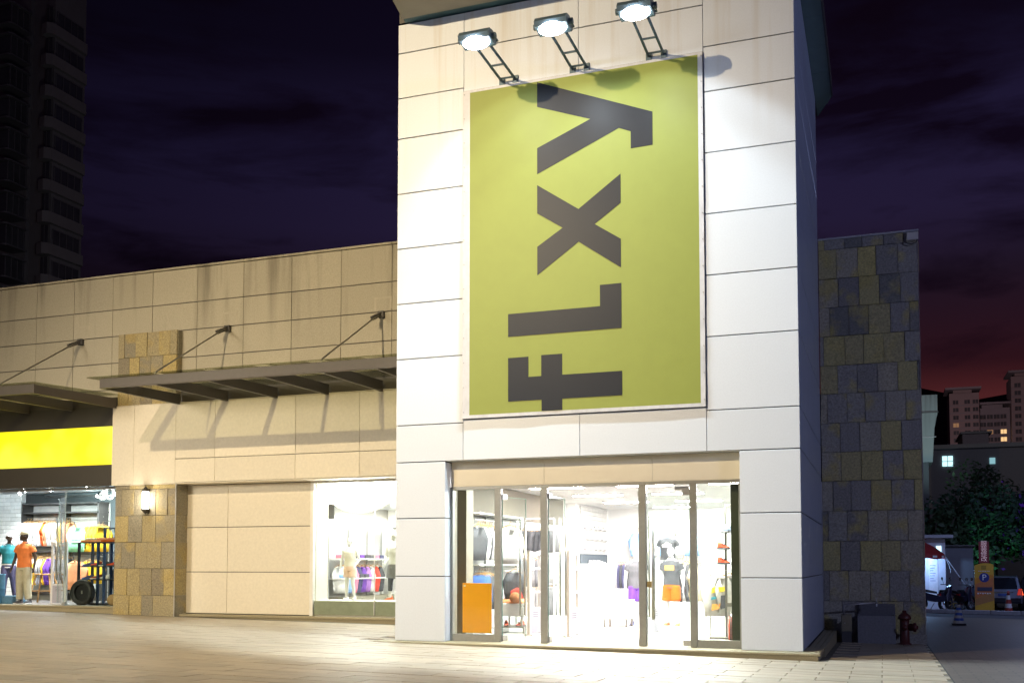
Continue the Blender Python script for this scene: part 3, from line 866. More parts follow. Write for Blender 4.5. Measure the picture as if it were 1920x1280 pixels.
MB().slab((-.10, 0, .24), (1, 0, 0), (0, 0, 1), (0, -1, 0), .21, .36, .16, .006).build('body', mat('olive_paint', (.22, .20, .14), .5, 0, .1), mb)
MB().box(-.09, .10, .005, .15, 0, .238).build('stand', mat('stand_dark', (.07, .07, .075), .7), mb)
MB().slab((-.085, -.008, .265), (1, 0, 0), (0, 0, 1), (0, -1, 0), .18, .30, .007, .003).build('door', mat('olive_door', (.25, .22, .15), .45, 0, .1), mb)
MB().box(-.035, -.02, -.022, -.009, .40, .425).build('latch', M_alu, mb)
MB().box(-.105, .115, -.012, .165, .602, .615).build('cap', mat('zinc_top', (.4, .39, .36), .4, .5), mb)

hy = thing('fire_hydrant', 'dull red fire hydrant standing by the slate wall', 'hydrant', (8.83, 5.42, -.25))
M_hyd = mat('hydrant_red', (.085, .016, .012), .5, 0, .2, 12)
MB().lathe([(.13, 0), (.13, .03), (.095, .045), (.09, .40), (.09, .52)], (0, 0, 0), 14).build('barrel', M_hyd, hy, smooth=True)
MB().lathe([(.125, .52), (.13, .545), (.11, .60), (.06, .645), (.04, .65), (.04, .70), (.0, .70)], (0, 0, 0), 14).build('bonnet', M_hyd, hy, smooth=True)
q = MB().lathe([(.075, 0), (.075, .10), (.095, .11), (.095, .16), (.04, .17), (.04, .20)], (.06, 0, .36), 12, 'x')
q.build('outlet', M_hyd, hy, smooth=True)
MB().lathe([(.05, 0), (.05, -.10), (.06, -.10), (.06, -.13)], (0, -.05, .36), 10, 'y').build('outlet', M_hyd, hy, smooth=True)

ORD = 'first second third fourth fifth sixth seventh eighth ninth tenth eleventh twelfth thirteenth fourteenth fifteenth'.split()

# ================================================================== inside the tower shop
M_floor = mat('shop_floor', (.62, .60, .57), .22, 0, .05, 2)
fl = MB()
fl.box(-5.72, 7.0, 6.6, 14.6, -.2, .0); fl.box(.28, 7.0, .56, 6.599, -.2, -.001)
fl.build('floor', M_floor, kind='structure')
ce = MB(); ce.box(-5.72, -.03, 6.35, 10.76, 3.52, 3.6); ce.box(-.029, 7.2, 5.901, 14.6, 3.12, 3.2); ce.box(.28, 7.0, .31, 5.90, 3.12, 3.2)
ceil = ce.build('ceiling', M_ceil, kind='structure')
w = MB(); w.box(-1.3, 7.2, 14.6, 14.8, 0, 3.12); w.build('back_wall', M_wallint, kind='structure')
w = MB(); w.box(7.0, 7.2, 5.9, 14.6, 0, 3.12); w.box(6.985, 7.0, .57, 5.9, 0, 3.12); w.build('right_wall', M_wallint, kind='structure')
w = MB(); w.box(-.02, .26, 10.9, 14.6, 0, 3.12); w.build('partition_wall', M_wallint, kind='structure')
w = MB(); w.box(-5.9, -5.72, 6.43, 11.0, 0, 3.6); w.box(-5.72, -.02, 10.75, 11.0, 0, 3.6); w.build('store_wall', M_wallint, kind='structure')
w = MB(); w.box(-5.719, -5.45, 7.3, 10.74, 2.60, 3.0); w.box(-5.44, -4.6, 10.45, 10.74, 2.45, 3.0); w.build('bulkhead', mat('bulkhead_taupe', (.038, .034, .027), .7), kind='structure')
w = MB(); w.box(.281, .33, .58, 9.5, 2.42, 3.11); w.build('wall_band', M_taupe, kind='structure')
w = MB(); w.box(.285, 1.00, 1.0, 1.35, 0, 3.11); w.build('inner_pier', M_beige, kind='structure')
w = MB(); w.box(6.04, 6.24, .45, .62, 0, 2.75); w.build('dark_pier', mat('dark_green_panel', (.055, .06, .038), .6), kind='structure')
# window reveal, display platform
w = MB(); w.box(-5.50, -5.40, 6.301, 6.9, .44, 3.5); w.build('window_reveal', M_fascia, kind='structure')
w = MB(); w.box(-5.40, -.3, 6.265, 7.15, .30, .455); w.box(-5.40, -.3, 6.265, 6.30, 0.03, .299); w.build('display_platform', M_wallint, kind='structure')
M_lit = emis('ceiling_panel_glow', (1.0, .97, .93), 165)
M_lit2 = emis('window_panel_glow', (1.0, .97, .93), 58)
clb = [(1.6, 2.2), (3.6, 2.2), (5.4, 2.2), (1.6, 4.8), (3.6, 4.8), (5.6, 4.8), (1.8, 7.6), (3.8, 7.6), (5.8, 7.6), (1.8, 10.6), (3.8, 10.6), (5.8, 10.6), (2.6, 13.4), (5.2, 13.4), (-3.8, 7.9), (-1.8, 7.9), (-3.8, 9.6), (-1.8, 9.6), (-4.6, 6.62), (-3.2, 6.62), (-1.8, 6.62)]  # front row over the show window is added to light the mannequins
cm0 = None
for i, (x, y) in enumerate(clb):
    if cm0 is None:
        a = MB(); a.box(-.62, .62, -.16, .16, -.028, 0)
        cm0 = a.mesh('frame', M_alu); bq = MB(); bq.box(-.60, .60, -.14, .14, -.036, -.0285); cm1 = bq.mesh('diffuser', M_lit); cm2 = bq.mesh('diffuser', M_lit2)
    T_ = thing('ceiling_light', ('white panel light of the sports shop, ' + ('left' if x < 2.8 else 'middle' if x < 4.6 else 'right') if x > 0 else 'white panel light above the show window, ' + ('left' if x < -3.5 else 'middle' if x < -3 else 'right')) + ' column, ' + ORD[int((y - 2) / 2.4 + .01) if x > 0 else 0 if y < 7 else 1 if y < 9 else 2] + ' row', 'ceiling light', (x, y, 3.118 if x > 0 else 3.518), group='panel lights of the white shop')
    obj('frame', cm0, T_); obj('diffuser', cm1 if x > 0 else cm2, T_)

# ------------------------------------------------------------------ garments
FAB = {}
def fab(name, c, var=.12):
    if name not in FAB:
        FAB[name] = mat('fabric_' + name, c, .85, 0, var, 9, .25, 30, coord='obj')
    return FAB[name]
white = fab('white', (.80, .79, .78)); cgrey = fab('charcoal', (.060, .062, .07)); dgrey = fab('dark_grey', (.10, .10, .11))
lgrey = fab('light_grey', (.42, .41, .42)); mgrey = fab('mid_grey', (.25, .25, .27)); orange = fab('orange', (.62, .11, .006))
peach = fab('peach', (.85, .36, .18)); yellow = fab('yellow', (.88, .56, .03)); mint = fab('mint', (.25, .62, .40))
teal = fab('teal', (.02, .20, .24)); purple = fab('purple', (.13, .045, .30)); blue = fab('blue', (.05, .12, .42)); pink = fab('pink', (.80, .25, .36))
red = fab('red', (.62, .06, .04)); khaki = fab('khaki', (.45, .42, .29)); navy = fab('navy', (.055, .055, .12)); sky = fab('sky_blue', (.30, .50, .85))
cream = fab('cream', (.82, .70, .50)); coral = fab('coral', (.75, .27, .11))
M_wood = mat('wood', (.50, .29, .11), .5, 0, .2, 12, stretch=(1, 1, 6))
M_print = mat('print_white', (.75, .75, .74), .7); M_printo = mat('print_orange', (.85, .40, .10), .7); M_printy = mat('print_yellow', (.85, .62, .05), .7); M_printt = mat('print_teal', (.05, .30, .38), .7)

def flat_shape(outline, bulge, seed, n_fold=3):
    """soft garment from its outline: front and back bulge with folds; hangs in the local xz plane, z up, front at -y"""
    r = random.Random(seed)
    zs = [p[1] for p in outline]; z0, z1 = min(zs), max(zs)
    bm = bmesh.new()
    vs = [bm.verts.new((x, 0, z)) for x, z in outline]
    fc = bm.faces.new(vs)
    bmesh.ops.triangulate(bm, faces=[fc])
    bmesh.ops.subdivide_edges(bm, edges=bm.edges[:], cuts=2, use_grid_fill=True)
    edge = set(v for e in bm.edges if e.is_boundary for v in e.verts)
    ph = r.uniform(0, 6)
    front = {}
    base = [(v.co.x, v.co.z, v in edge) for v in bm.verts]
    idx = {v: i for i, v in enumerate(bm.verts)}
    faces = [[idx[v] for v in f.verts] for f in bm.faces]
    bm.free()
    m = MB(); n = len(base); V = []
    for s in (-1, 1):
        for x, z, e in base:
            b_ = bulge * (.25 if e else 1) + .62 * bulge * sin(x * 36 + ph + s * 1.3 + z * 2.2) * min(1, (z1 - z) / (z1 - z0) * 1.6)
            V.append((x, s * max(b_, bulge * .15), z))
    F = [f if True else f for f in faces] + [[i + n for i in reversed(f)] for f in faces]
    # rim
    k = len(outline)
    m.add(V, F)
    from collections import Counter
    ec = Counter()
    for f in faces:
        for a, b_ in zip(f, f[1:] + f[:1]):
            ec[(a, b_)] += 1
    m.f += [(b_, a, a + n, b_ + n) for (a, b_) in list(ec) if (b_, a) not in ec]
    m.mi += [0] * (len(m.f) - len(m.mi))
    return m
TEE = [(-.08, 0), (-.19, -.035), (-.295, -.25), (-.235, -.29), (-.205, -.20), (-.20, -.45), (-.215, -.70), (.215, -.70), (.20, -.45), (.205, -.20), (.235, -.29), (.295, -.25), (.19, -.035), (.08, 0), (.05, -.05), (-.05, -.05)]
POLO = [(-.08, .02), (-.20, -.03), (-.34, -.20), (-.27, -.27), (-.23, -.21), (-.225, -.70), (.225, -.70), (.23, -.21), (.27, -.27), (.34, -.20), (.20, -.03), (.08, .02), (.0, -.04)]
SHORT = [(-.19, 0), (-.22, -.22), (-.25, -.48), (-.03, -.50), (.0, -.25), (.03, -.50), (.25, -.48), (.22, -.22), (.19, 0)]
PANT = [(-.18, 0), (-.20, -.30), (-.19, -.62), (-.02, -.62), (.0, -.30), (.02, -.62), (.19, -.62), (.20, -.30), (.18, 0)]
def hanger_mesh():
    m = MB()
    m.tube([(-.19, 0, -.03), (-.05, 0, .035), (0, 0, .045), (.05, 0, .035), (.19, 0, -.03)], .009, 6)
    m.tube([(0, 0, .045), (0, 0, .085), (.025, 0, .105), (.012, 0, .13)], .004, 5)
    return m
GM = {}
def garment(kind, fabric, label, loc, rz, group, scale=1.0, extra=None, hang=True):
    key = (kind, fabric.name, random.randrange(2))
    if key not in GM:
        o_ = {'tee': TEE, 'polo': POLO, 'shorts': SHORT, 'pants': PANT}[kind]
        GM[key] = flat_shape(o_, .021, len(GM)).mesh('cloth', fabric, True)
    if 'h' not in GM:
        GM['h'] = hanger_mesh().mesh('hanger', M_wood); GM['clip'] = None
    nm = {'tee': 't_shirt', 'polo': 'polo_shirt', 'shorts': 'shorts', 'pants': 'trousers'}[kind]
    T_ = obj(nm, GM[key], loc=loc, rz=rz, label=label, cat={'tee': 't-shirt', 'polo': 'polo shirt', 'shorts': 'shorts', 'pants': 'trousers'}[kind], group=group)
    T_.scale = (scale,) * 3
    if hang:
        obj('hanger', GM['h'], T_)
    if extra:
        extra(T_)
    return T_

def rail(name, label, pts, r=.014, cat='rail', group=None, m=None):
    q = MB().tube(pts, r, 8)
    return q.build(name, m or M_alu, label=label, cat=cat, group=group)

def shoe_mesh(m_up, m_sole, nm='shoe'):
    q = MB()
    prof = [(-.13, .032, .0), (-.125, .040, .105), (-.06, .041, .095), (.0, .042, .075), (.06, .047, .052), (.11, .043, .04), (.145, .02, .028)]
    rings = []
    for x, wd, h in prof:
        h = max(h, .03) if x > -.13 else .075
        rings.append([(x, -wd, .02), (x, -wd * .95, h * .6), (x, -wd * .5, h), (x, wd * .5, h), (x, wd * .95, h * .6), (x, wd, .02)])
    q.loft(rings, True, 0)
    so = []
    for x, wd in ((-.135, .036), (-.06, .043), (.0, .043), (.07, .05), (.12, .045), (.15, .018)):
        so.append([(x, -wd, 0), (x, -wd, .022), (x, wd, .022), (x, wd, 0)])
    q.loft(so, True, 1)
    q.box(-.02, .05, -.03, .03, .066, .075, 1)
    return q.mesh(nm, [m_up, m_sole], True)
SH_red = shoe_mesh(fab('shoe_red', (.70, .09, .03)), cgrey); SH_or = shoe_mesh(fab('shoe_orange', (.55, .12, .03)), white)
SH_wh = shoe_mesh(white, lgrey); SH_bl = shoe_mesh(fab('shoe_navy', (.08, .08, .16)), blue); SH_dk = shoe_mesh(dgrey, white)
def shoe(me, label, loc, rz, group):
    return obj('shoe', me, loc=loc, rz=rz, label=label, cat='shoe', group=group)

ORD = 'first second third fourth fifth sixth seventh eighth ninth tenth eleventh twelfth thirteenth fourteenth fifteenth'.split()
# rack along the left wall of the tower shop ------------------------------------------------
T_ = thing('wall_rack', 'white wall rack with two rails behind the left entrance pane', 'rack', (.55, 3.0, 0))
for y in (-.62, .62, 2.6):
    MB().box(-.20, -.16, y - .02, y + .02, 0, 2.45).build('upright', M_alu, T_)
for z in (2.30, 1.30, 1.24):
    MB().tube([(.06, -.62, z), (.06, 2.6, z)], .013, 8).build('rail', M_alu, T_)
for z in (2.42, 1.36):
    MB().box(-.20, .18, -.65, 2.63, z, z + .025).build('shelf', M_wallint, T_)
MB().box(-.225, -.205, -.65, 2.63, 0, 2.40).build('back_panel', mat('grey_panel', (.55, .55, .55), .6), T_)
for i in range(7):
    y = 2.55 + i * .13
    fbr = [cgrey, white, dgrey, white, cgrey, dgrey, white][i]
    garment('tee', fbr, ('charcoal' if fbr is cgrey else 'white' if fbr is white else 'dark grey') + ' t-shirt on the upper rail behind the orange board, ' + ORD[i] + ' from the street', (.62, y, 2.17), radians(62 + random.uniform(-8, 8)), 'clothes on the rack behind the orange board')
for i in range(5):
    y = 2.6 + i * .15
    fbr = [blue, blue, cgrey, cgrey, cgrey][i]
    garment('shorts' if fbr is blue else 'pants', fbr, ('bright blue shorts' if fbr is blue else 'charcoal trousers') + ' on the lower rail behind the orange board, ' + ORD[i] + ' from the street', (.62, y, 1.16), radians(60 + random.uniform(-8, 8)), 'clothes on the rack behind the orange board', 1.15)
garment('tee', white, 'long white t-shirt facing out behind the first open door leaf', (1.07, 3.2, 2.16), radians(12), 'shirts facing out near the open doors', 1.1)
# rack with shorts and trousers, seen between the first two door posts
T_ = thing('clothes_stand', 'white stand with three tiers of grey shorts and trousers behind the second door post', 'clothes rack', (1.25, 4.6, 0))
for x in (-.36, .36):
    MB().box(x - .015, x + .015, -.02, .02, 0, 2.40).build('upright', M_wallint, T_)
    MB().box(x - .02, x + .02, -.25, .25, 0, .04).build('foot', M_wallint, T_)
for z in (2.22, 1.58, .95):
    MB().tube([(-.36, 0, z), (.36, 0, z)], .013, 8).build('rail', M_wallint, T_)
MB().box(-.36, .36, -.02, .02, 2.38, 2.42).build('top_bar', M_wallint, T_)
for tier, (z, fs, nm) in enumerate(((2.13, [mgrey, dgrey, dgrey, cgrey, dgrey], 'shorts'), (1.50, [lgrey, dgrey, lgrey, mgrey, lgrey], 'pants'), (.87, [lgrey, lgrey, white, lgrey, mgrey], 'pants'))):
    for i in range(5):
        garment(nm, fs[i], ['dark grey shorts on the top tier', 'grey trousers on the middle tier', 'pale grey trousers on the bottom tier'][tier] + ', ' + ORD[i] + ' from the left behind the second door post',
                (.97 + i * .13, 4.6, z), radians(35 + random.uniform(-9, 9)), 'shorts and trousers on the three tier stand', .98)
# low table with red and black shirt, basketball, shoes
T_ = thing('display_table', 'low white display table with a red shirt and a basketball', 'table', (1.35, 2.75, 0))
MB().slab((-.28, -.25, .34), (1, 0, 0), (0, 0, 1), (0, -1, 0), .56, .26, .6, .01).build('tabletop', M_wallint, T_)
for x in (-.22, .22):
    for y in (-.2, .3):
        MB().box(x - .02, x + .02, y - .02, y + .02, .14, .34).build('leg', M_alu, T_)
MB().box(-.28, .28, -.25, .36, .11, .14).build('lower_shelf', M_alu, T_)
for x in (-.26, .26):
    MB().box(x - .02, x + .02, -.2, .3, 0, .11).build('foot', M_alu, T_)
def two_tone(o):
    q = flat_shape([(-.238, -.36), (-.245, -.71), (.245, -.71), (.238, -.36)], .032, 5); q.build('red_panel', red, o, smooth=True)
garment('tee', cgrey, 'black and red jersey displayed upright on the low white table', (1.36, 2.70, 1.24), radians(10), 'jerseys on the low white table', .85, two_tone)
bb = MB().ball((0, 0, .115), .115, n=18, m=12)
o = bb.build('basketball', fab('basketball', (.36, .13, .04)), smooth=True, label='brown basketball lying on the low white table before the red jersey', cat='basketball'); o.location = (1.44, 2.52, .60)
q = MB()
for a in (0, pi / 2):
    q.tube([(.116 * cos(t_ * pi / 12) * cos(a), .116 * cos(t_ * pi / 12) * sin(a), .115 + .116 * sin(t_ * pi / 12)) for t_ in range(24)] + [(.116 * cos(a), .116 * sin(a), .115)], .0025, 4)
q.build('seam', cgrey, o)
q = flat_shape([(-.25, 0), (-.27, .18), (.27, .18), (.25, 0)], .03, 9)
o = q.build('folded_shirts', coral, smooth=True, label='row of folded coral shirts along the front edge of the low table', cat='shirts'); o.location = (1.36, 2.54, .615); o.rotation_euler = (radians(-68), 0, 0)
shoe(SH_red, 'red trainer under the low white table, left one', (1.22, 2.60, .143), radians(-70), 'red trainers under the low table')
shoe(SH_red, 'red trainer under the low white table, right one', (1.52, 2.60, .143), radians(-100), 'red trainers under the low table')

# security gates --------------------------------------------------------------------
M_gate = mat('gate_white', (.70, .69, .70), .4, 0, .03, 5)
M_gateg = mat('gate_lilac', (.42, .41, .48), .4)
gate0 = None
def sec_gate(label, loc, rz):
    global gate0
    if gate0 is None:
        T_ = thing('security_gate', label, 'security gate', loc, rz, 'white anti theft gates')
        for x in (-.22, .22):
            q = MB(); q.slab((x - .035, -.03, 0), (1, 0, 0), (0, 0, 1), (0, -1, 0), .07, 1.60, .06, .012); q.build('post', M_gate, T_)
        for z in (.50, .82, 1.28):
            MB().box(-.186, .186, -.02, .02, z, z + .045).build('crossbar', M_gate, T_)
        q = MB(); q.loft([[(x, -.03, 1.56 + .04 * (x / .25) ** 2), (x, .03, 1.56 + .04 * (x / .25) ** 2), (x, .03, 1.63 + .03 * (x / .25) ** 2), (x, -.03, 1.63 + .03 * (x / .25) ** 2)] for x in [-.26 + .052 * i for i in range(11)]]); q.build('top_bar', M_gate, T_)
        MB().box(-.186, .186, -.022, .022, .04, .50).build('lower_panel', M_gateg, T_)
        for z in (.36, .40, .44): MB().box(-.10, .10, -.024, -.022, z, z + .008).build('vent_slot', M_dark, T_)
        MB().box(-.28, .28, -.10, .10, 0, .025).build('base_plate', M_gate, T_)
        gate0 = T_
        return T_
    return dup(gate0, loc, rz, label=label)
sec_gate('white anti theft gate between the first and second door posts', (1.95, 2.25, 0), radians(80))
sec_gate('white anti theft gate beside the middle open door leaf', (2.80, 2.05, 0), radians(84))
sec_gate('white anti theft gate in front of the mannequin in orange shorts', (4.10, 3.45, 0), radians(86))
sec_gate('pale anti theft gate inside the door of the left shop', (-14.45, 6.95, .2), radians(8)).scale = (1.05, 1.05, 1.12)

# ------------------------------------------------------------------ shoe wall and counter at the back left
T_ = thing('shoe_wall', 'white slatted shoe wall with shoe shelves above a counter at the back', 'shoe wall', (.27, 12.8, 0))
M_slat = mat('slat_white', (.60, .59, .57), .6)
for i in range(11):
    MB().box(.0, .03, -1.5, 1.5, 1.70 + i * .125, 1.70 + i * .125 + .115).build('slat', M_slat, T_)
MB().box(.0, .035, -1.5, 1.5, 1.40, 1.68).build('mesh_panel', mat('mesh_blue_grey', (.05, .065, .08), .6), T_)
MB().box(.0, .45, -1.5, 1.5, .25, 1.40).build('counter', M_wallint, T_)
MB().box(.0, .7, -1.7, 1.7, 0, .24).build('podium', mat('podium_grey', (.48, .48, .48), .5), T_)
for r_ in range(4):
    for c_ in range(6):
        MB().box(.45, .47, -1.35 + c_ * .48, -1.15 + c_ * .48, .40 + r_ * .25, .43 + r_ * .25).build('drawer_pull', mgrey, T_)
for r_ in range(3):
    for c_ in range(5):
        y = 11.75 + c_ * .52 + (r_ % 2) * .2
        MB().box(.035, .15, y - 12.8 - .13, y - 12.8 + .13, 1.80 + r_ * .30, 1.815 + r_ * .30).build('shoe_shelf', M_alu, T_)
        shoe(SH_wh, 'white trainer on the slatted shoe wall, ' + ['bottom', 'middle', 'top'][r_] + ' row, ' + ORD[c_] + ' one', (.36, y, 1.815 + r_ * .30), radians(75), 'white trainers on the shoe wall')
for c_ in range(3):
    shoe(SH_wh, ORD[c_] + ' white trainer on the counter under the shoe wall', (.50, 11.9 + c_ * .45, 1.40), radians(40), 'white trainers on the counter')

# blue shirts and clothes at the back wall
T_ = thing('wall_rail', 'steel wall rail with pale blue shirts on the far back wall', 'rail', (2.0, 14.55, 0))
MB().tube([(-1.0, -.3, 2.50), (1.4, -.3, 2.50)], .014, 8).build('rail', M_alu, T_)
for x in (-1.0, 1.4): MB().tube([(x, -.3, 2.50), (x, 0, 2.50)], .014, 8).build('bracket', M_alu, T_)
for i in range(5):
    garment('tee', [sky, white, sky, white, sky][i], ['pale blue', 'white', 'pale blue', 'white', 'pale blue'][i] + ' shirt on the far back wall rail, ' + ORD[i] + ' from the left', (1.3 + i * .42, 14.24, 2.37), radians(random.uniform(-12, 12)), 'shirts on the far back wall', 1.05)
for i in range(6):
    fbr = [lgrey, navy, cgrey, navy, white, cgrey][i]
    garment('pants', fbr, ORD[i] + ' garment from the left on the low rail left of the mannequins', (1.55 + i * .07, 10.8, 1.40), radians(70), 'clothes on the low stand at the back', 1.1)
rail('clothes_rail', 'low rail with dark clothes left of the mannequins', [(1.4, 10.6, 0), (1.4, 10.6, 1.5), (2.05, 10.95, 1.5), (2.05, 10.95, 0)], cat='rail')
for i in range(5):
    fbr = [white, cgrey, white, dgrey, cream][i]
    garment('tee', fbr, ['white', 'black', 'second white', 'dark grey', 'cream'][i] + ' shirt on the floor rail right of the mannequin in orange shorts', (4.02 + i * .075, 7.0 + i * .04, 1.42), radians(62 + random.uniform(-7, 7)), 'shirts on the floor rail beside the mannequin', 1.3)
rail('clothes_rail', 'floor rail with white and black shirts right of the orange shorts mannequin', [(3.9, 7.0, 0), (3.9, 7.0, 1.55), (4.5, 7.3, 1.55), (4.5, 7.3, 0)], cat='rail')
T_ = thing('low_bench', 'low white display bench at the feet of the mannequins', 'bench', (2.95, 5.45, 0))
MB().slab((-.42, -.3, .18), (1, 0, 0), (0, 0, 1), (0, -1, 0), .62, .42, .62, .01).build('top', M_wallint, T_)
for x in (-.36, .14):
    for y in (-.24, .26): MB().box(x - .02, x + .02, y - .02, y + .02, 0, .18).build('leg', M_alu, T_)

# steel display post with shelves at the right pane
T_ = thing('display_post', 'slim steel display post with shelves of shoes behind the right pane', 'display stand', (5.66, 2.50, 0))
MB().box(-.022, .022, -.022, .022, .03, 2.52).build('post', M_steel, T_)
MB().box(-.02, .36, -.02, .02, 2.48, 2.52).build('top_arm', M_steel, T_)
MB().box(.34, .38, -.022, .022, .03, 2.48).build('post', M_steel, T_)
MB().box(-.30, .42, -.16, .22, 0, .035).build('base', M_steel, T_)
for z in (1.98, 1.66, 1.38, 1.27): MB().box(-.16, .34, -.12, .24, z, z + .014).build('shelf', M_alu, T_)
MB().box(-.02, .36, -.03, .01, .60, .67).build('crossbar', M_steel, T_)
for z, lb in ((1.674, 'red and black trainer on the upper shelf of the steel post'), (1.394, 'red and black trainer on the lower shelf of the steel post')):
    s_ = shoe(SH_red, lb, (5.62, 2.50, z), radians(-35), 'red trainers on the steel post'); s_.scale = (1.0, 1.1, 1.25)
T_ = thing('cap', 'blue and grey cap on the top shelf of the steel post', 'cap', (5.66, 2.55, 1.994))
rr = [[(r_ * cos(2 * pi * k_ / 14), r_ * 1.15 * sin(2 * pi * k_ / 14), z_) for k_ in range(14)] for r_, z_ in ((.105, 0), (.108, .05), (.095, .11), (.055, .155), (.01, .165))]
MB().loft(rr).build('crown', fab('cap_blue', (.25, .30, .38)), T_, smooth=True)
q = MB(); q.prism([(-.09, -.06, .01), (.09, -.06, .01), (.07, -.20, -.0), (0, -.23, -.005), (-.07, -.20, 0)], (0, 0, .012)); q.build('peak', mgrey, T_)
def prints(o):
    for (x0, x1, z0, z1, m_) in ((-.10, .12, -.30, -.19, M_printy), (-.11, -.01, -.42, -.36, M_printt), (-.10, .03, -.60, -.48, M_printo), (.05, .15, -.58, -.33, cgrey)):
        q = MB(); q.prism([(x0, -.040, z0), (x1, -.040, z0 + .03), (x1 + .02, -.040, z1), (x0 + .01, -.040, z1 - .01)], (0, .02, 0)); q.build('print', m_, o)
garment('tee', fab('heather', (.66, .65, .62)), 'grey t-shirt with yellow and orange prints facing out behind the right pane', (5.42, 3.0, 1.17), radians(6), 'shirts facing out behind the right pane', 1.12, prints)
for i in range(3):
    garment('tee', [white, mgrey, lgrey][i], ['white', 'mid grey', 'pale grey'][i] + ' shirt hanging behind the printed grey t-shirt', (5.62 + i * .05, 3.12 + i * .08, 1.17), radians(40), 'shirts behind the printed t-shirt', 1.05)
rail('clothes_rail', 'short steel rail carrying the printed grey t-shirt', [(5.25, 3.2, 0), (5.25, 3.2, 1.30), (5.85, 3.2, 1.30), (5.85, 3.2, 0)], cat='rail')
q = MB().lathe([(.0, -.02), (.20, -.035), (.215, -.02), (.215, .02), (.20, .035), (.0, .02)], (0, 0, .22), 20, 'x')
o = q.build('round_bag', fab('bag_red', (.45, .07, .03)), smooth=True, label='round red bag with black rim on the floor at the right pane', cat='bag'); o.location = (5.80, 2.0, 0); o.rotation_euler = (0, 0, radians(10))
q = MB()
q.tube([(0, .218 * cos(2 * pi * i / 20), .22 + .218 * sin(2 * pi * i / 20)) for i in range(21)], .016, 6); q.build('rim', cgrey, o)

# ================================================================== mannequins
def remeshed(name, m, voxel, smooth, mat_):
    me = m.mesh(name, mat_)
    o = bpy.data.objects.new('work', me); COL.objects.link(o)
    r = o.modifiers.new('r', 'REMESH'); r.mode = 'VOXEL'; r.voxel_size = voxel
    s = o.modifiers.new('s', 'SMOOTH'); s.iterations = smooth; s.factor = .5
    dg = bpy.context.evaluated_depsgraph_get()
    n = bpy.data.meshes.new_from_object(o.evaluated_get(dg))
    n.name = name
    n.polygons.foreach_set('use_smooth', [True] * len(n.polygons))
    n.materials.clear(); n.materials.append(mat_)
    bpy.data.objects.remove(o)
    return n
def limb(m, pts, n=12, round_=True):
    """pts: (x, y, z, rx, ry) ellipse rings across the limb"""
    P = [Vector(p[:3]) for p in pts]; rings = []
    def ring(c, d, rx, ry):
        a = Vector((1, 0, 0)); a = (a - d * a.dot(d)).normalized(); b_ = d.cross(a).normalized()
        return [c + a * (rx * cos(2 * pi * k_ / n)) + b_ * (ry * sin(2 * pi * k_ / n)) for k_ in range(n)]
    for i, p in enumerate(pts):
        d = (P[min(i + 1, len(P) - 1)] - P[max(0, i - 1)]).normalized()
        if i == 0 and round_:
            rings.append(ring(P[0] - d * p[3] * .8, d, p[3] * .3, p[4] * .3)); rings.append(ring(P[0] - d * p[3] * .45, d, p[3] * .8, p[4] * .8))
        rings.append(ring(P[i], d, p[3], p[4]))
        if i == len(pts) - 1 and round_:
            rings.append(ring(P[i] + d * p[3] * .45, d, p[3] * .8, p[4] * .8)); rings.append(ring(P[i] + d * p[3] * .8, d, p[3] * .3, p[4] * .3))
    m.loft(rings)
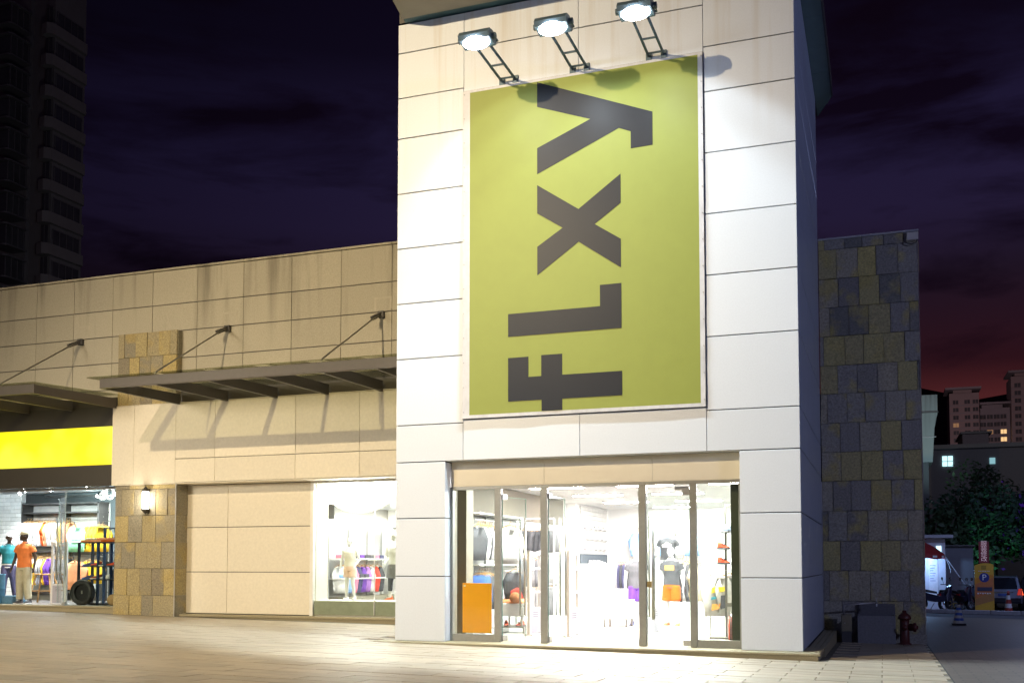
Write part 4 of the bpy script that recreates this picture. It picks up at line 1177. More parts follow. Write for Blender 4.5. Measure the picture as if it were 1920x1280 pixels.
def body(po, head=True, face=True):
    m = MB()
    limb(m, [(0, 0, .90, .155, .10), (0, 0, 1.0, .155, .105), (0, -.005, 1.10, .135, .09), (0, -.01, 1.25, .155, .105), (0, -.005, 1.38, .172, .11), (0, .0, 1.46, .13, .085)])
    limb(m, [(0, .005, 1.44, .062, .06), (0, 0, 1.58, .052, .055)])
    if head:
        hc = Vector((0, -.02, 1.69)); tr_ = po.get('turn', 0)
        rt = Matrix.Rotation(tr_, 4, 'Z')
        k_ = MB()
        k_.ball((0, 0, .01), .076, .097, .105, 16, 10); k_.ball((0, -.035, -.055), .056, .065, .065, 12, 8); k_.ball((0, -.075, -.09), .028, .03, .025, 10, 6)
        if face:
            k_.prism([(-.014, -.088, -.030), (.014, -.088, -.030), (.010, -.122, -.032), (0, -.10, .022), (-.010, -.122, -.032)], (0, .03, 0))
            k_.ball((0, -.098, -.062), .026, .014, .010, 10, 6)
            for s_ in (-1, 1):
                k_.ball((s_ * .080, .005, -.01), .012, .025, .035, 8, 6); k_.ball((s_ * .032, -.085, .012), .016, .014, .009, 8, 6)
        m.add([tuple(hc + (rt @ Vector(v))) for v in k_.v], k_.f)
    for s_ in (-1, 1):
        L_ = po['legs'][0 if s_ < 0 else 1]
        limb(m, [(s_ * .088, .0, .92, .09, .10), (L_[0][0] * .6 + s_ * .035, L_[0][1] * .6, .70, .078, .085), (*L_[0], .055, .06), (L_[0][0] * .5 + L_[1][0] * .5, L_[0][1] * .4 + L_[1][1] * .6 + .015, (L_[0][2] + L_[1][2]) * .53, .052, .058), (*L_[1], .036, .04)])
        ax, ay, az = L_[1]
        limb(m, [(ax, ay + .035, az - .045, .036, .035), (ax + s_ * .01, ay - .05, az - .055, .04, .028), (ax + s_ * .02, ay - .13, az - .065, .042, .02)])
        A_ = po['arms'][0 if s_ < 0 else 1]
        sh = (s_ * .185, 0, 1.43)
        limb(m, [(*sh, .055, .058), ((sh[0] + A_[0][0]) / 2, (sh[1] + A_[0][1]) / 2, (sh[2] + A_[0][2]) / 2, .046, .05), (*A_[0], .037, .04), ((A_[0][0] * .6 + A_[1][0] * .4), (A_[0][1] * .6 + A_[1][1] * .4), (A_[0][2] * .6 + A_[1][2] * .4), .037, .038), (*A_[1], .025, .028)])
        # hand: palm, four fingers, thumb
        e_, w_ = Vector(A_[0]), Vector(A_[1]); d = (w_ - e_).normalized()
        pc_ = w_ + d * .05
        fw = Vector((0, -1, 0)); fw = (fw - d * fw.dot(d)).normalized()
        limb(m, [(*w_, .022, .026), (*pc_, .018, .040), (*(w_ + d * .095), .017, .038)], 10)
        for k_ in range(4):
            b0 = w_ + d * .09 + fw * (.030 - .020 * k_)
            ln_ = (.055, .065, .060, .045)[k_]
            inn = Vector((-s_ * .018, 0, 0))
            m.tube([b0 - d * .02, b0 + d * ln_ * .55, b0 + d * ln_ + inn], [.0095, .009, .0075], 6)
        t0 = w_ + d * .03 + fw * .028
        m.tube([t0 - fw * .01, t0 + d * .03 + fw * .026, t0 + d * .06 + fw * .030], [.012, .011, .008], 6)
    return m
def top_clothes(po, sleeve=.55, hem=.86, loose=.028, collar=False):
    m = MB()
    q = loose
    limb(m, [(0, 0, hem, .165 + q, .115 + q), (0, 0, 1.0, .160 + q, .112 + q), (0, -.005, 1.12, .148 + q, .10 + q), (0, -.01, 1.26, .163 + q, .112 + q), (0, -.005, 1.38, .180 + q * .8, .116 + q * .7), (0, 0, 1.47, .15, .095), (0, .0, 1.515, .075, .072)], 16, False)
    if collar:
        limb(m, [(0, .005, 1.50, .082, .078), (0, .01, 1.55, .074, .072)], 14, False)
    for s_ in (-1, 1):
        e_ = Vector(po['arms'][0 if s_ < 0 else 1][0]); sh = Vector((s_ * .175, 0, 1.435))
        if sleeve:
            m_ = sh.lerp(e_, sleeve)
            limb(m, [(s_ * .13, 0, 1.44, .07, .075), (*sh.lerp(e_, .15), .076, .08), (*m_, .072 + q * .5, .076 + q * .5)], 12, False)
    return m
def low_clothes(po, down=.55, loose=.03, waist=1.02):
    """trousers or shorts; DOWN: how far down the leg the hem lies (1 at the ankle)"""
    m = MB(); q = loose
    limb(m, [(0, 0, waist, .155 + q * .4, .108 + q * .4), (0, 0, .93, .168 + q * .5, .118 + q * .6), (0, 0, .84, .165 + q * .5, .112 + q * .6)], 16, False)
    for s_ in (-1, 1):
        k_, a_ = [Vector(v) for v in po['legs'][0 if s_ < 0 else 1]]
        hip = Vector((s_ * .088, 0, .90))
        pts = [(*hip, .088 + q * .6, .105 + q * .6), (*hip.lerp(k_, .5), .085 + q * .8, .09 + q * .8)]
        if down < .5:
            pts.append((*hip.lerp(k_, down * 2), .078 + q, .082 + q))
        else:
            pts.append((*k_, .060 + q, .066 + q))
            f_ = (down - .5) * 2
            pts.append((*k_.lerp(a_, f_ * .5), .055 + q, .062 + q)); pts.append((*k_.lerp(a_, f_), .050 + q, .056 + q))
        limb(m, pts, 14, False)
    return m
P_A = dict(legs=[((-.10, -.02, .50), (-.12, .02, .09)), ((.11, -.03, .50), (.14, -.01, .09))], arms=[((-.27, .03, 1.16), (-.30, -.06, .92)), ((.27, .04, 1.16), (.29, -.04, .91))])
P_B = dict(legs=[((-.10, -.05, .50), (-.13, -.03, .09)), ((.12, .02, .50), (.17, .06, .09))], arms=[((-.28, .06, 1.17), (-.24, -.10, .98)), ((.28, .05, 1.16), (.30, -.05, .92))], turn=radians(-35))
P_C = dict(legs=[((-.09, .0, .50), (-.11, .04, .09)), ((.10, -.05, .49), (.12, .05, .09))], arms=[((-.26, .05, 1.16), (-.27, -.06, .92)), ((.27, .03, 1.17), (.22, -.14, 1.02))], turn=radians(-20))
M_skinw = mat('mannequin_white', (.80, .79, .78), .3, 0, .02, 4, coord='obj')
M_skind = mat('mannequin_dark', (.055, .036, .026), .35, 0, .1, 4, coord='obj')
BODY = {}
def mannequin(label, loc, rz, po, key, skin, clothes, scale=1.0, head=True):
    T_ = thing('mannequin', label, 'mannequin', loc, rz, 'shop mannequins')
    T_.scale = (scale,) * 3
    bk_ = (key, skin.name, head)
    if bk_ not in BODY:
        BODY[bk_] = remeshed('body', body(po, head), .009, 3, skin)
    obj('body', BODY[bk_], T_)
    for nm, m_, ma in clothes:
        obj(nm, remeshed(nm, m_, .014, 3, ma), T_)
    return T_
def foot_shoes(T_, po, me):
    for i in range(2):
        a_ = po['legs'][i][1]
        o = obj('shoe', me, T_, loc=(a_[0] + (-.01 if i == 0 else .01), a_[1] - .045, 0), rz=radians(-90 + (-6 if i == 0 else 8)))
        o.scale = (1.02, 1.12, 1.15)
def chest_print(T_, m_, x0, x1, z0, z1, y=-.155):
    q = MB(); n = 8
    for i in range(n):
        xa, xb = x0 + (x1 - x0) * i / n, x0 + (x1 - x0) * (i + 1) / n
        f_ = lambda x: y + x * x * 1.2
        q.add([(xa, f_(xa), z0), (xb, f_(xb), z0), (xb, f_(xb) + .006, z1), (xa, f_(xa) + .006, z1)], [(0, 1, 2, 3)])
    q.build('print', m_, T_, smooth=True)
a = mannequin('white mannequin in charcoal t-shirt and orange shorts inside the glass doors', (3.98, 5.8, 0), radians(-8), P_A, 'A', M_skinw,
              [('t_shirt', top_clothes(P_A), cgrey), ('shorts', low_clothes(P_A, .40, .045), orange)], .985)
foot_shoes(a, P_A, SH_or); chest_print(a, M_printo, -.11, .11, 1.28, 1.38)
a = mannequin('white mannequin in grey t-shirt and purple shorts behind the open glass leaf', (3.12, 6.1, 0), radians(10), P_C, 'C', M_skinw,
              [('t_shirt', top_clothes(P_C), dgrey), ('shorts', low_clothes(P_C, .42, .04), purple)], .97)
foot_shoes(a, P_C, SH_bl)
T_ = thing('torso_form', 'charcoal t-shirt on a torso form above the mannequin in orange shorts', 'torso form', (3.55, 7.6, 0), 0)
tf = obj('t_shirt', remeshed('t_shirt', top_clothes(P_A, .5, .98), .014, 3, cgrey), T_); tf.location = (0, 0, .52)
m_ = MB().tube([(0, 0, .02), (0, 0, 1.5)], .02, 8); m_.lathe([(.2, 0), (.2, .02), (.03, .03)], (0, 0, 0), 14); m_.build('stand', M_alu, T_)
q = MB(); q.prism([(-.10, -.155, 1.79), (.10, -.155, 1.79), (.12, -.15, 1.86), (0, -.158, 1.93), (-.12, -.15, 1.85)], (0, .012, 0)); q.build('print', M_print, T_)
a = mannequin('white mannequin in pale peach shorts standing in the show window', (-4.66, 6.76, .455), radians(12), P_C, 'C', M_skinw,
              [('vest', top_clothes(P_C, 0, .90, .015), fab('cream_white', (.82, .76, .68))), ('shorts', low_clothes(P_C, .30, .03), fab('pale_peach', (.85, .60, .48)))], .90)
foot_shoes(a, P_C, SH_wh)
a = mannequin('white mannequin with grey shorts over black leggings, in the show window beside the tower', (-3.36, 6.76, .455), radians(-10), P_B, 'B', M_skinw,
              [('jacket', top_clothes(P_B, .95, .90, .03), white), ('leggings', low_clothes(P_B, .80, .008), cgrey), ('shorts', low_clothes(P_B, .40, .05), mgrey)], .98)
foot_shoes(a, P_B, SH_or)
P_D = dict(P_A, turn=radians(-62))
a = mannequin('dark mannequin in orange polo shirt, khaki trousers and cap in the left shop', (-15.82, 7.0, .20), radians(10), P_D, 'D', M_skind,
              [('polo_shirt', top_clothes(P_D, .55, .90, .03, True), fab('polo_orange', (.72, .20, .045))), ('trousers', low_clothes(P_D, .97, .035), khaki)], 1.2)
foot_shoes(a, P_D, SH_dk)
def cap_on(T_, turn, crown, peak):
    r_ = Matrix.Rotation(turn, 4, 'Z')
    hc = Vector((0, -.02, 1.725))
    q = MB().loft([[(.086 * s_ * cos(2 * pi * k_ / 16), .108 * s_ * sin(2 * pi * k_ / 16), z_) for k_ in range(16)] for s_, z_ in ((1, 0), (1.02, .03), (.88, .075), (.5, .10), (.06, .106))])
    q.v = [tuple(hc + (r_ @ Vector(v))) for v in q.v]; q.build('cap', crown, T_, smooth=True)
    q = MB(); q.prism([(-.075, -.06, .0), (.075, -.06, .0), (.065, -.16, -.012), (0, -.195, -.018), (-.065, -.16, -.012)], (0, 0, .010))
    q.v = [tuple(hc + (r_ @ Vector(v))) for v in q.v]; q.build('cap_peak', peak, T_)
cap_on(a, radians(-62), fab('cap_khaki', (.50, .46, .33)), fab('cap_khaki', (.5, .46, .33)))
P_E = dict(P_B, turn=radians(40))
a = mannequin('dark mannequin in teal shirt, jeans and white cap at the left edge', (-17.0, 7.55, .28), radians(28), P_E, 'E', M_skind,
              [('t_shirt', top_clothes(P_E, .5, .98, .025), teal), ('undershirt', top_clothes(P_E, 0, .86, .015), white), ('jeans', low_clothes(P_E, .95, .022), fab('jeans', (.07, .065, .13)))], 1.14)
foot_shoes(a, P_E, SH_dk)
cap_on(a, radians(40), white, white)
q = MB(); q.box(-.42, .42, -.28, .28, 0, .23)
o = q.build('blue_plinth', mat('blue_check', (.10, .22, .33), .6, 0, .25, 30), label='low blue chequered display box under the mannequins at the left edge', cat='box'); o.location = (-16.55, 7.15, .2)
q = MB().lathe([(.30, 0), (.31, .03), (.30, .06), (.30, .42), (.315, .45), (.30, .48), (.30, .85), (.31, .88), (.29, .89)], (0, 0, 0), 20)
o = q.build('blue_drum', mat('drum_blue', (.06, .17, .25), .45, .2), smooth=True, label='blue steel drum at the left edge of the photo', cat='drum'); o.location = (-16.82, 6.85, .2)

# clothes inside the show window ---------------------------------------------------
T_ = thing('wall_shelving', 'white wall shelving with clothes along the wall behind the show window', 'shelving', (-5.6, 9.0, 0))
for y in (-1.6, -.5, .6, 1.5): MB().box(-.08, -.05, y - .015, y + .015, 0, 2.5).build('upright', M_alu, T_)
for z in (.98, 1.52, 2.45): MB().box(-.08, .34, -1.6, 1.5, z, z + .03).build('shelf', M_wallint, T_)
for z in (1.46, .93): MB().tube([(.12, -1.6, z), (.12, 1.5, z)], .012, 8).build('rail', M_alu, T_)
MB().box(-.08, .38, -1.6, 1.5, 0.02, .50).build('cabinet', mat('cabinet_olive', (.16, .15, .11), .6), T_)
MB().box(-.08, .30, -1.6, 1.5, 2.48, 2.56).build('added_glow_strip', M_lit, T_)  # glowing strip added to brighten the store
cols = [(white, 'white'), (sky, 'pale blue'), (pink, 'pink'), (navy, 'navy'), (purple, 'purple'), (fab('lilac', (.36, .18, .50)), 'lilac'), (white, 'white'), (red, 'red'), (cgrey, 'black')]
for i in range(9):
    garment('tee', cols[i][0], cols[i][1] + ' shirt on the wall rail behind the show window, ' + ORD[i] + ' from the street', (-5.44, 7.65 + i * .27, 1.33), radians(68 + random.uniform(-8, 8)), 'shirts behind the show window', 1.05)
for i in range(14):
    c_ = random.choice(cols)
    zz = 1.55 if i < 9 else 1.01
    o = MB().slab((-.15, -.12, 0), (1, 0, 0), (0, 0, 1), (0, -1, 0), .3, .10, .22, .02).build('folded_shirt', c_[0], label='folded ' + c_[1] + ' shirt, ' + ORD[i % 9] + ' from the street on the ' + ('upper' if i < 9 else 'lower') + ' shelf behind the show window', cat='folded shirt', group='folded shirts behind the show window')
    o.location = (-5.42, 7.7 + (i % 9) * .3, zz)
for i in range(6):
    garment('tee', [white, white, cream, white, white, pink][i], ['white', 'white', 'cream', 'white', 'white', 'pink'][i] + ' top on the back rail of the show window, ' + ORD[i] + ' from the left', (-4.9 + i * .3, 10.3, 2.15), radians(random.uniform(-15, 15)), 'tops on the back rail of the show window', 1.1)
rail('clothes_rail', 'back rail with white tops behind the show window mannequins', [(-5.2, 10.4, 2.28), (-2.6, 10.4, 2.28)], cat='rail')

# ================================================================== left shop interior
for x_, y_ in ((-18.4, 7.6), (-16.0, 8.2), (-13.6, 8.0), (-16.5, 11.3)):
    lamp('ceiling_fill', 'POINT', (x_, y_, 3.45), 85, (.80, .93, 1.0), .12)  # unseen fill added under the ceiling to brighten the left shop, no tubes there
M_lceil = mat('dark_ceiling', (.36, .46, .50), .8, 0, .1, 3)
M_lfloor = mat('grey_floor', (.22, .20, .185), .35, 0, .12, 3)
w = MB(); w.box(-22, -11.38, 6.301, 13.0, -.1, .2); w.build('left_shop_floor', M_lfloor, kind='structure')
w = MB(); w.box(-24, -11.2, 5.99, 13.0, 3.95, 4.1); w.build('left_shop_ceiling', M_lceil, kind='structure')
w = MB(); w.box(-24, -11.2, 12.6, 12.8, .2, 3.95); w.build('left_shop_back_wall', mat('grey_back_wall', (.33, .36, .36), .7, 0, .05, 2), kind='structure')
w = MB(); w.box(-11.38, -11.2, 6.3, 12.6, .2, 3.95); w.build('left_shop_side_wall', mat('pale_side_wall', (.5, .5, .48), .7), kind='structure')
bw = thing('brick_wall', 'white painted brick wall behind the mannequins of the left shop', 'wall', (-19.5, 9.5, .2), fixed=True)
MB().box(-22, -18.56, 9.53, 9.7, .2, 3.9).build('mortar', mat('white_mortar', (.45, .45, .43), .8), bw)
M_brick = mat('white_brick', (.82, .81, .78), .7, 0, .1, 8, .1, 40, rand=.1)
for r_ in range(28):
    for c_ in range(4):
        x = -18.56 - (c_ + 1) * .46 + (r_ % 2) * .23
        x1 = min(x + .45, -18.56)
        if x1 - x < .05: continue
        MB().slab((x, 9.51 - random.uniform(0, .01), .22 + r_ * .13), (1, 0, 0), (0, 0, 1), (0, -1, 0), x1 - x, .12, .03, .006).build('brick', M_brick, bw)
# shelving frame at the back with two rails of shirts
T_ = thing('black_shelving', 'black shelving frame with two rails of shirts in the left shop', 'shelving', (-16.9, 9.7, .2))
for x in (-1.6, -.0, 1.55): MB().box(x - .03, x + .03, -.2, .25, 0, 3.2).build('upright', M_dark, T_)
for z in (2.85, 1.58, .25, 3.15): MB().box(-1.6, 1.6, -.2, .25, z, z + .05).build('shelf', M_dark, T_)
for z in (2.72, 1.50): MB().tube([(-1.6, 0, z), (1.6, 0, z)], .014, 8).build('rail', M_steel, T_)
MB().box(-1.6, 1.6, .26, .30, 0, 3.2).build('back_panel', mat('pale_board', (.55, .54, .5), .7), T_)
up = [(white, 'white')] * 7 + [(orange, 'orange'), (peach, 'peach'), (white, 'white'), (white, 'white'), (cream, 'cream'), (white, 'white'), (yellow, 'yellow'), (peach, 'peach')]
for i, (f_, n_) in enumerate(up):
    garment('tee', f_, n_ + ' shirt on the upper rail of the black shelving, ' + ORD[i] + ' from the left', (-18.3 + i * .125, 9.55, 2.76), radians(79 + random.uniform(-6, 6)), 'shirts on the upper rail of the black shelving', 1.12)
lo = [(white, 'white'), (lgrey, 'grey'), (white, 'white'), (yellow, 'yellow'), (lgrey, 'grey'), (mgrey, 'grey'), (yellow, 'yellow'), (purple, 'purple'), (purple, 'purple'), (navy, 'navy'), (cgrey, 'black'), (dgrey, 'dark grey'), (cgrey, 'black')]
for i, (f_, n_) in enumerate(lo):
    garment('tee', f_, n_ + ' shirt on the lower rail of the black shelving, ' + ORD[i] + ' from the left', (-18.1 + i * .13, 9.55, 1.58), radians(78 + random.uniform(-6, 6)), 'shirts on the lower rail of the black shelving', 1.25)
def tprint(o):
    q = MB()
    for i in range(4): q.box(-.12 + i * .065, -.085 + i * .065, -.045, -.03, -.36, -.15)
    q.box(-.14, .14, -.047, -.03, -.44, -.41); q.build('print', M_print, o)
garment('tee', mint, 'mint green t-shirt with white print facing out in the left shop', (-15.28, 8.5, 2.57), radians(14), 'shirts facing out in the left shop', 1.15, tprint)
garment('polo', peach, 'peach polo shirt facing out below the mint green t-shirt', (-14.80, 8.0, 1.46), radians(10), 'shirts facing out in the left shop', 1.22)
for i in range(4):
    garment('tee', yellow, ORD[i] + ' yellow t-shirt right of the mint green one, on the upper rail', (-15.0 + i * .14, 8.85, 2.58), radians(62 + random.uniform(-9, 9)), 'yellow t-shirts of the left shop, upper rail', 1.15)
for i in range(3):
    garment('tee', yellow, ORD[i] + ' yellow t-shirt right of the peach polo shirt, on the lower rail', (-14.75 + i * .14, 8.5, 1.48), radians(62 + random.uniform(-9, 9)), 'yellow t-shirts of the left shop, lower rail', 1.0)
rail('clothes_rail', 'dark two tier rail carrying the mint and yellow t-shirts', [(-15.6, 8.75, .2), (-15.6, 8.75, 2.72), (-14.2, 8.75, 2.72), (-14.2, 8.75, .2)], .018, m=M_dark)
rail('clothes_rail', 'lower dark rail carrying the peach polo shirt', [(-15.55, 8.35, .2), (-15.55, 8.35, 1.62), (-14.1, 8.35, 1.62), (-14.1, 8.35, .2)], .018, m=M_dark)
# dark display frame with shoes, folded shirts on top, tyres
M_fr = mat('frame_black', (.03, .035, .05), .4, .3)
M_frb = mat('frame_blue', (.035, .07, .17), .4, .3)
T_ = thing('display_rack', 'black and blue metal display frame with shoes and folded shirts by the pillar', 'display frame', (-13.15, 7.0, .2))
for x in (-.62, .08): 
    for y in (0, .55): MB().box(x - .03, x + .03, y - .03, y + .03, 0, 1.82).build('post', M_fr if x < 0 else M_frb, T_)
for x in (.22, .62):
    for y in (.1, .6): MB().box(x - .03, x + .03, y - .03, y + .03, 0, 2.25).build('post', M_frb, T_)
for z in (1.80, 1.10, .72, .02):
    MB().box(-.62, .62, -.03, .58, z, z + .03).build('shelf', M_fr, T_)
for z in (2.22, 1.5): MB().box(.2, .64, .08, .62, z, z + .03).build('shelf', M_frb, T_)
for i, (f_, n_) in enumerate(((coral, 'coral'), (peach, 'peach'), (orange, 'orange'), (cream, 'cream'), (peach, 'peach'))):
    o = MB().slab((-.2, -.15, 0), (1, 0, 0), (0, 0, 1), (0, -1, 0), .4, .06, .3, .02).build('folded_shirt', f_, label='folded ' + n_ + ' shirt on top of the black and blue display frame, ' + ('lower' if i < 3 else 'upper') + ' layer, ' + ORD[i] + ' pile', cat='folded shirt', group='folded shirts on the display frame')
    o.location = ([-13.5, -13.1, -12.75, -13.3, -12.9][i], 7.1, 2.032 + (.062 if i > 2 else 0)); o.rotation_euler = (0, 0, random.uniform(-.3, .3))
for i in range(7):
    me, nm = [(SH_bl, 'dark blue'), (SH_red, 'red'), (SH_dk, 'dark grey'), (SH_red, 'red'), (SH_bl, 'dark blue'), (SH_or, 'orange'), (SH_wh, 'white')][i]
    zz = 1.332 if i < 4 else .952
    s_ = shoe(me, nm + ' trainer on the ' + ('upper' if i < 4 else 'lower') + ' shelf of the dark display frame, ' + ORD[i % 4] + ' from left', (-13.55 + (i % 4) * .29, 7.15, zz), radians(-160 + 20 * (i % 3)), 'trainers on the display frame')
    s_.scale = (1.2, 1.2, 1.3)
M_tyre = mat('rubber', (.012, .012, .013), .6, 0, .1, 20)
def tyre(label, loc, rz, r_):
    T_ = thing('tyre', label, 'tyre', loc, rz, 'tyres used as shop decoration')
    q = MB(); 
    q.lathe([(r_ * .62, -.09), (r_ * .80, -.11), (r_ * .96, -.095), (r_, -.06), (r_, .06), (r_ * .96, .095), (r_ * .80, .11), (r_ * .62, .09), (r_ * .60, 0), (r_ * .62, -.09)], (0, 0, r_), 32, 'y', cap=False)
    q.build('tread', M_tyre, T_, smooth=True)
    q = MB().lathe([(r_ * .615, -.02), (.0, -.03)], (0, 0, r_), 24, 'y', cap=False); q.build('wheel_disc', mat('disc_black', (.02, .02, .022), .35, .3), T_)
    q = MB().box(-.02, .02, -.045, -.03, r_ * .9, r_ * 1.15); q.build('valve_mark', M_alu, T_)
tyre('large black tyre standing on the shop floor before the display frame', (-13.35, 6.72, .2), radians(4), .37)
tyre('black tyre raised behind the large one, next to the slate pillar', (-12.95, 7.75, .55), radians(-30), .40)
T_ = thing('wooden_stool', 'light wooden trestle stool behind the mannequin in the orange polo', 'stool', (-15.9, 7.9, .2))
for s_ in (-1, 1):
    MB().bar((s_ * .25, -.1, .85), (s_ * .48, -.2, 0), .04).build('leg', M_wood, T_); MB().bar((s_ * .25, .1, .85), (s_ * .48, .2, 0), .04).build('leg', M_wood, T_)
    MB().bar((s_ * .38, -.15, .36), (s_ * .38, .15, .36), .03).build('stretcher', M_wood, T_)
MB().bar((-.39, -.155, .37), (.39, -.155, .37), .03).build('stretcher', M_wood, T_)
MB().slab((-.34, -.18, .85), (1, 0, 0), (0, 0, 1), (0, -1, 0), .68, .04, .36, .006).build('seat', M_wood, T_)
q = MB().ball((0, 0, .17), .17, n=16, m=10)
o = q.build('brown_ball', fab('ball_tan', (.36, .22, .10)), smooth=True, label='tan ball on the floor against the slate pillar in the left shop', cat='ball'); o.location = (-12.15, 6.6, .2)
# glowing letters, track spots
T_ = thing('neon_letters', 'glowing white letters hanging under the ceiling beside the slate pillar', 'lettering', (-12.45, 6.7, 3.28))
tx = text('letters', 'aUv', .46, (0.02, 0, .10), (pi / 2, 0, 0), emis('letter_glow', (1.0, 1.0, .95), 4), T_, .015)
MB().box(-.4, .5, .01, .03, .28, .30).build('hanging_bar', M_dark, T_)
M_spotg = emis('spot_glow', (.95, 1, 1), 40)
sp0 = None
for i, (x, y) in enumerate([(-16.4, 7.6), (-15.4, 7.6), (-13.9, 7.5), (-17.6, 8.6), (-14.6, 9.0), (-13.0, 8.8), (-16.2, 10.5)]):
    lb = ['leftmost', 'second', 'brightest', 'deep left', 'middle', 'rightmost', 'farthest'][i] + ' ceiling spotlight of the left shop'
    T_ = thing('spotlight', lb, 'spotlight', (x, y, 3.95), group='ceiling spotlights of the left shop')
    MB().tube([(0, 0, 0), (0, 0, -.16)], .015, 6).build('stem', M_dark, T_)
    q = MB(); q.tube([(0, .10, -.14), (0, -.09, -.30)], .07, 10); q.build('lamp_head', M_dark, T_)
    q = MB(); q.tube([(0, -.092, -.302), (0, -.10, -.309)], .058, 10); q.build('lens', M_spotg, T_)
    lamp('shop_spot', 'SPOT', (x, y - .13, 3.60), 420, (.93, .97, 1.0), .06, (x + random.uniform(-.5, .5), y + (.0 if i % 2 else 1.4), 1.2), 120, .6)
rail('track', 'black lighting track under the ceiling of the left shop', [(-18, 7.6, 3.93), (-12, 7.6, 3.93)], .02, m=M_dark)
for y in (9.2, 11.0):
    rail('ceiling_pipe', ['front', 'rear'][y > 10] + ' grey pipe under the ceiling of the left shop', [(-19, y, 3.75), (-11.5, y, 3.75)], .06, 'pipe')

# ================================================================== high rise at the upper left
M_conc = mat('concrete_dark', (.20, .20, .205), .8, 0, .1, .4)
M_conc2 = mat('concrete_band', (.24, .235, .23), .8, 0, .1, .4)
M_win = mat('dark_pane', (.075, .078, .085), .15, 0, .3, .5)
M_wf = mat('grey_frame', (.14, .14, .15), .5)
hr = thing('apartment_tower', 'dark unlit apartment tower at the upper left, behind the shop wing', 'apartment tower', (-75, 62, 0), fixed=True)
MB().box(-95, -67.42, 57.2, 61.2, -1, 75).build('wall', M_conc, hr)
MB().box(-67.42, -65.3, 57.6, 61.2, -1, 75).build('wall', M_conc, hr)
MB().box(-65.3, -64.5, 57.3, 61.25, -1, 75).build('wall', M_conc, hr)
for k in range(10):
    z = 24.2 + k * 3.0
    # balcony stack
    q = MB(); q.prism([(-65.4, 56.55, z), (-64.6, 56.35, z), (-64.12, 56.75, z), (-64.12, 61.1, z), (-64.45, 61.3, z), (-65.4, 61.3, z)], (0, 0, 1.05))
    b_ = q.build('balcony', M_conc2, hr)
    w_ = MB().box(-65.3, -64.55, 57.02, 57.06, z + 1.05, z + 2.85).build('window', M_win, hr)
    MB().box(-64.97, -64.91, 56.98, 57.02, z + 1.05, z + 2.85).build('frame', M_wf, w_)
    w_ = MB().box(-64.49, -64.45, 57.5, 60.9, z + 1.05, z + 2.6).build('window', M_win, hr)
    q = MB()
    for y in (57.5, 58.35, 59.2, 60.05, 60.85): q.box(-64.45, -64.41, y, y + .07, z + 1.05, z + 2.6)
    q.box(-64.45, -64.41, 57.5, 60.9, z + 2.55, z + 2.62); q.build('frame', M_wf, w_)
    # bay windows at the left
    for dz in (0, 2.0):
        q = MB(); q.prism([(-69.0, 54.6, z + .6 + dz), (-67.42, 54.6, z + .6 + dz), (-67.15, 54.9, z + .6 + dz), (-67.15, 57.2, z + .6 + dz), (-69, 57.2, z + .6 + dz)], (0, 0, .14)); q.build('bay_slab', M_wf, hr)
    w_ = MB().box(-69, -67.45, 54.9, 57.2, z + .74, z + 2.6).build('bay_window', M_win, hr)
    q = MB()
    for y in (54.9, 55.6, 56.3, 57.0): q.box(-67.45, -67.38, y, y + .08, z + .74, z + 2.6)
    q.build('frame', M_wf, w_)

# ================================================================== hills and flats beyond the trees
q = MB(); n = 60
xs_ = [-900 + i * 40 for i in range(n)]
hgt = [205 + 55 * (.5 + .5 * noise.noise((x * .0035, 1.7, 0))) + 26 * noise.noise((x * .011, 4, 0)) + 14 for x in xs_]
V = [(x, 1500, -30) for x in xs_] + [(x, 1600, h_) for x, h_ in zip(xs_, hgt)] + [(x, 2100, h_ * .7) for x, h_ in zip(xs_, hgt)]
q.add(V, [(j * n + i, j * n + i + 1, (j + 1) * n + i + 1, (j + 1) * n + i) for j in range(2) for i in range(n - 1)])
q.build('hills', mat('hill_dark', (.05, .05, .07), .9, 0, .2, .02), kind='structure', smooth=True)

M_flat = mat('flat_pink', (.30, .22, .22), .8, 0, .08, .1)
M_flat2 = mat('flat_grey', (.27, .23, .25), .8, 0, .08, .1)
M_litw = emis('window_warm', (1.0, .62, .28), .9); M_litc = emis('window_cool', (.55, .78, 1.0), 1.1); M_litd = emis('window_dim', (.9, .45, .2), .22)
def flats(name, label, x0, x1, y, z1, cols, floors, ww, wh, m, lit, roofw=1.5, bands=True):
    T_ = thing(name, label, 'apartment block', ((x0 + x1) / 2, y + 8, -2), group=None, fixed=True)
    MB().box(x0, x1, y, y + 16, -5, z1).build('wall', m, T_)
    MB().box(x0 - roofw, x1 + roofw * .6, y - 1.5, y + 16, z1 + 1.4, z1 + 2.2).build('roof', M_flat2, T_)
    MB().box(x0 + 1.5, x1 - 2.5, y + 1, y + 12, z1, z1 + 1.4).build('roof_storey', m, T_)
    for f_ in range(floors):
        z = z1 - 4 - f_ * 3.05
        if bands: MB().box(x0 - .02, x1 + .02, y - .35, y, z - 1.1, z - .75).build('string_course', M_flat2, T_)
        for c_, cx in enumerate(cols):
            ma = lit.get((f_, c_), M_win)
            w_ = MB().box(cx - ww / 2, cx + ww / 2, y - .12, y - .02, z - .4, z - .4 + wh).build('window', ma, T_)
            q = MB(); q.box(cx - ww / 2 - .15, cx + ww / 2 + .15, y - .3, y - .02, z - .62, z - .40); q.box(cx - .06, cx + .06, y - .2, y - .12, z - .4, z - .4 + wh); q.build('sill', M_flat, w_)
    return T_
flats('apartment_block', 'far apartment block with two lit bluish windows, left one beyond the trees', 34.5, 45.3, 424, 69, [36.8, 41.0, 44.0], 13, 2.0, 1.6, M_flat, {(3, 0): M_litd, (6, 0): M_litd})
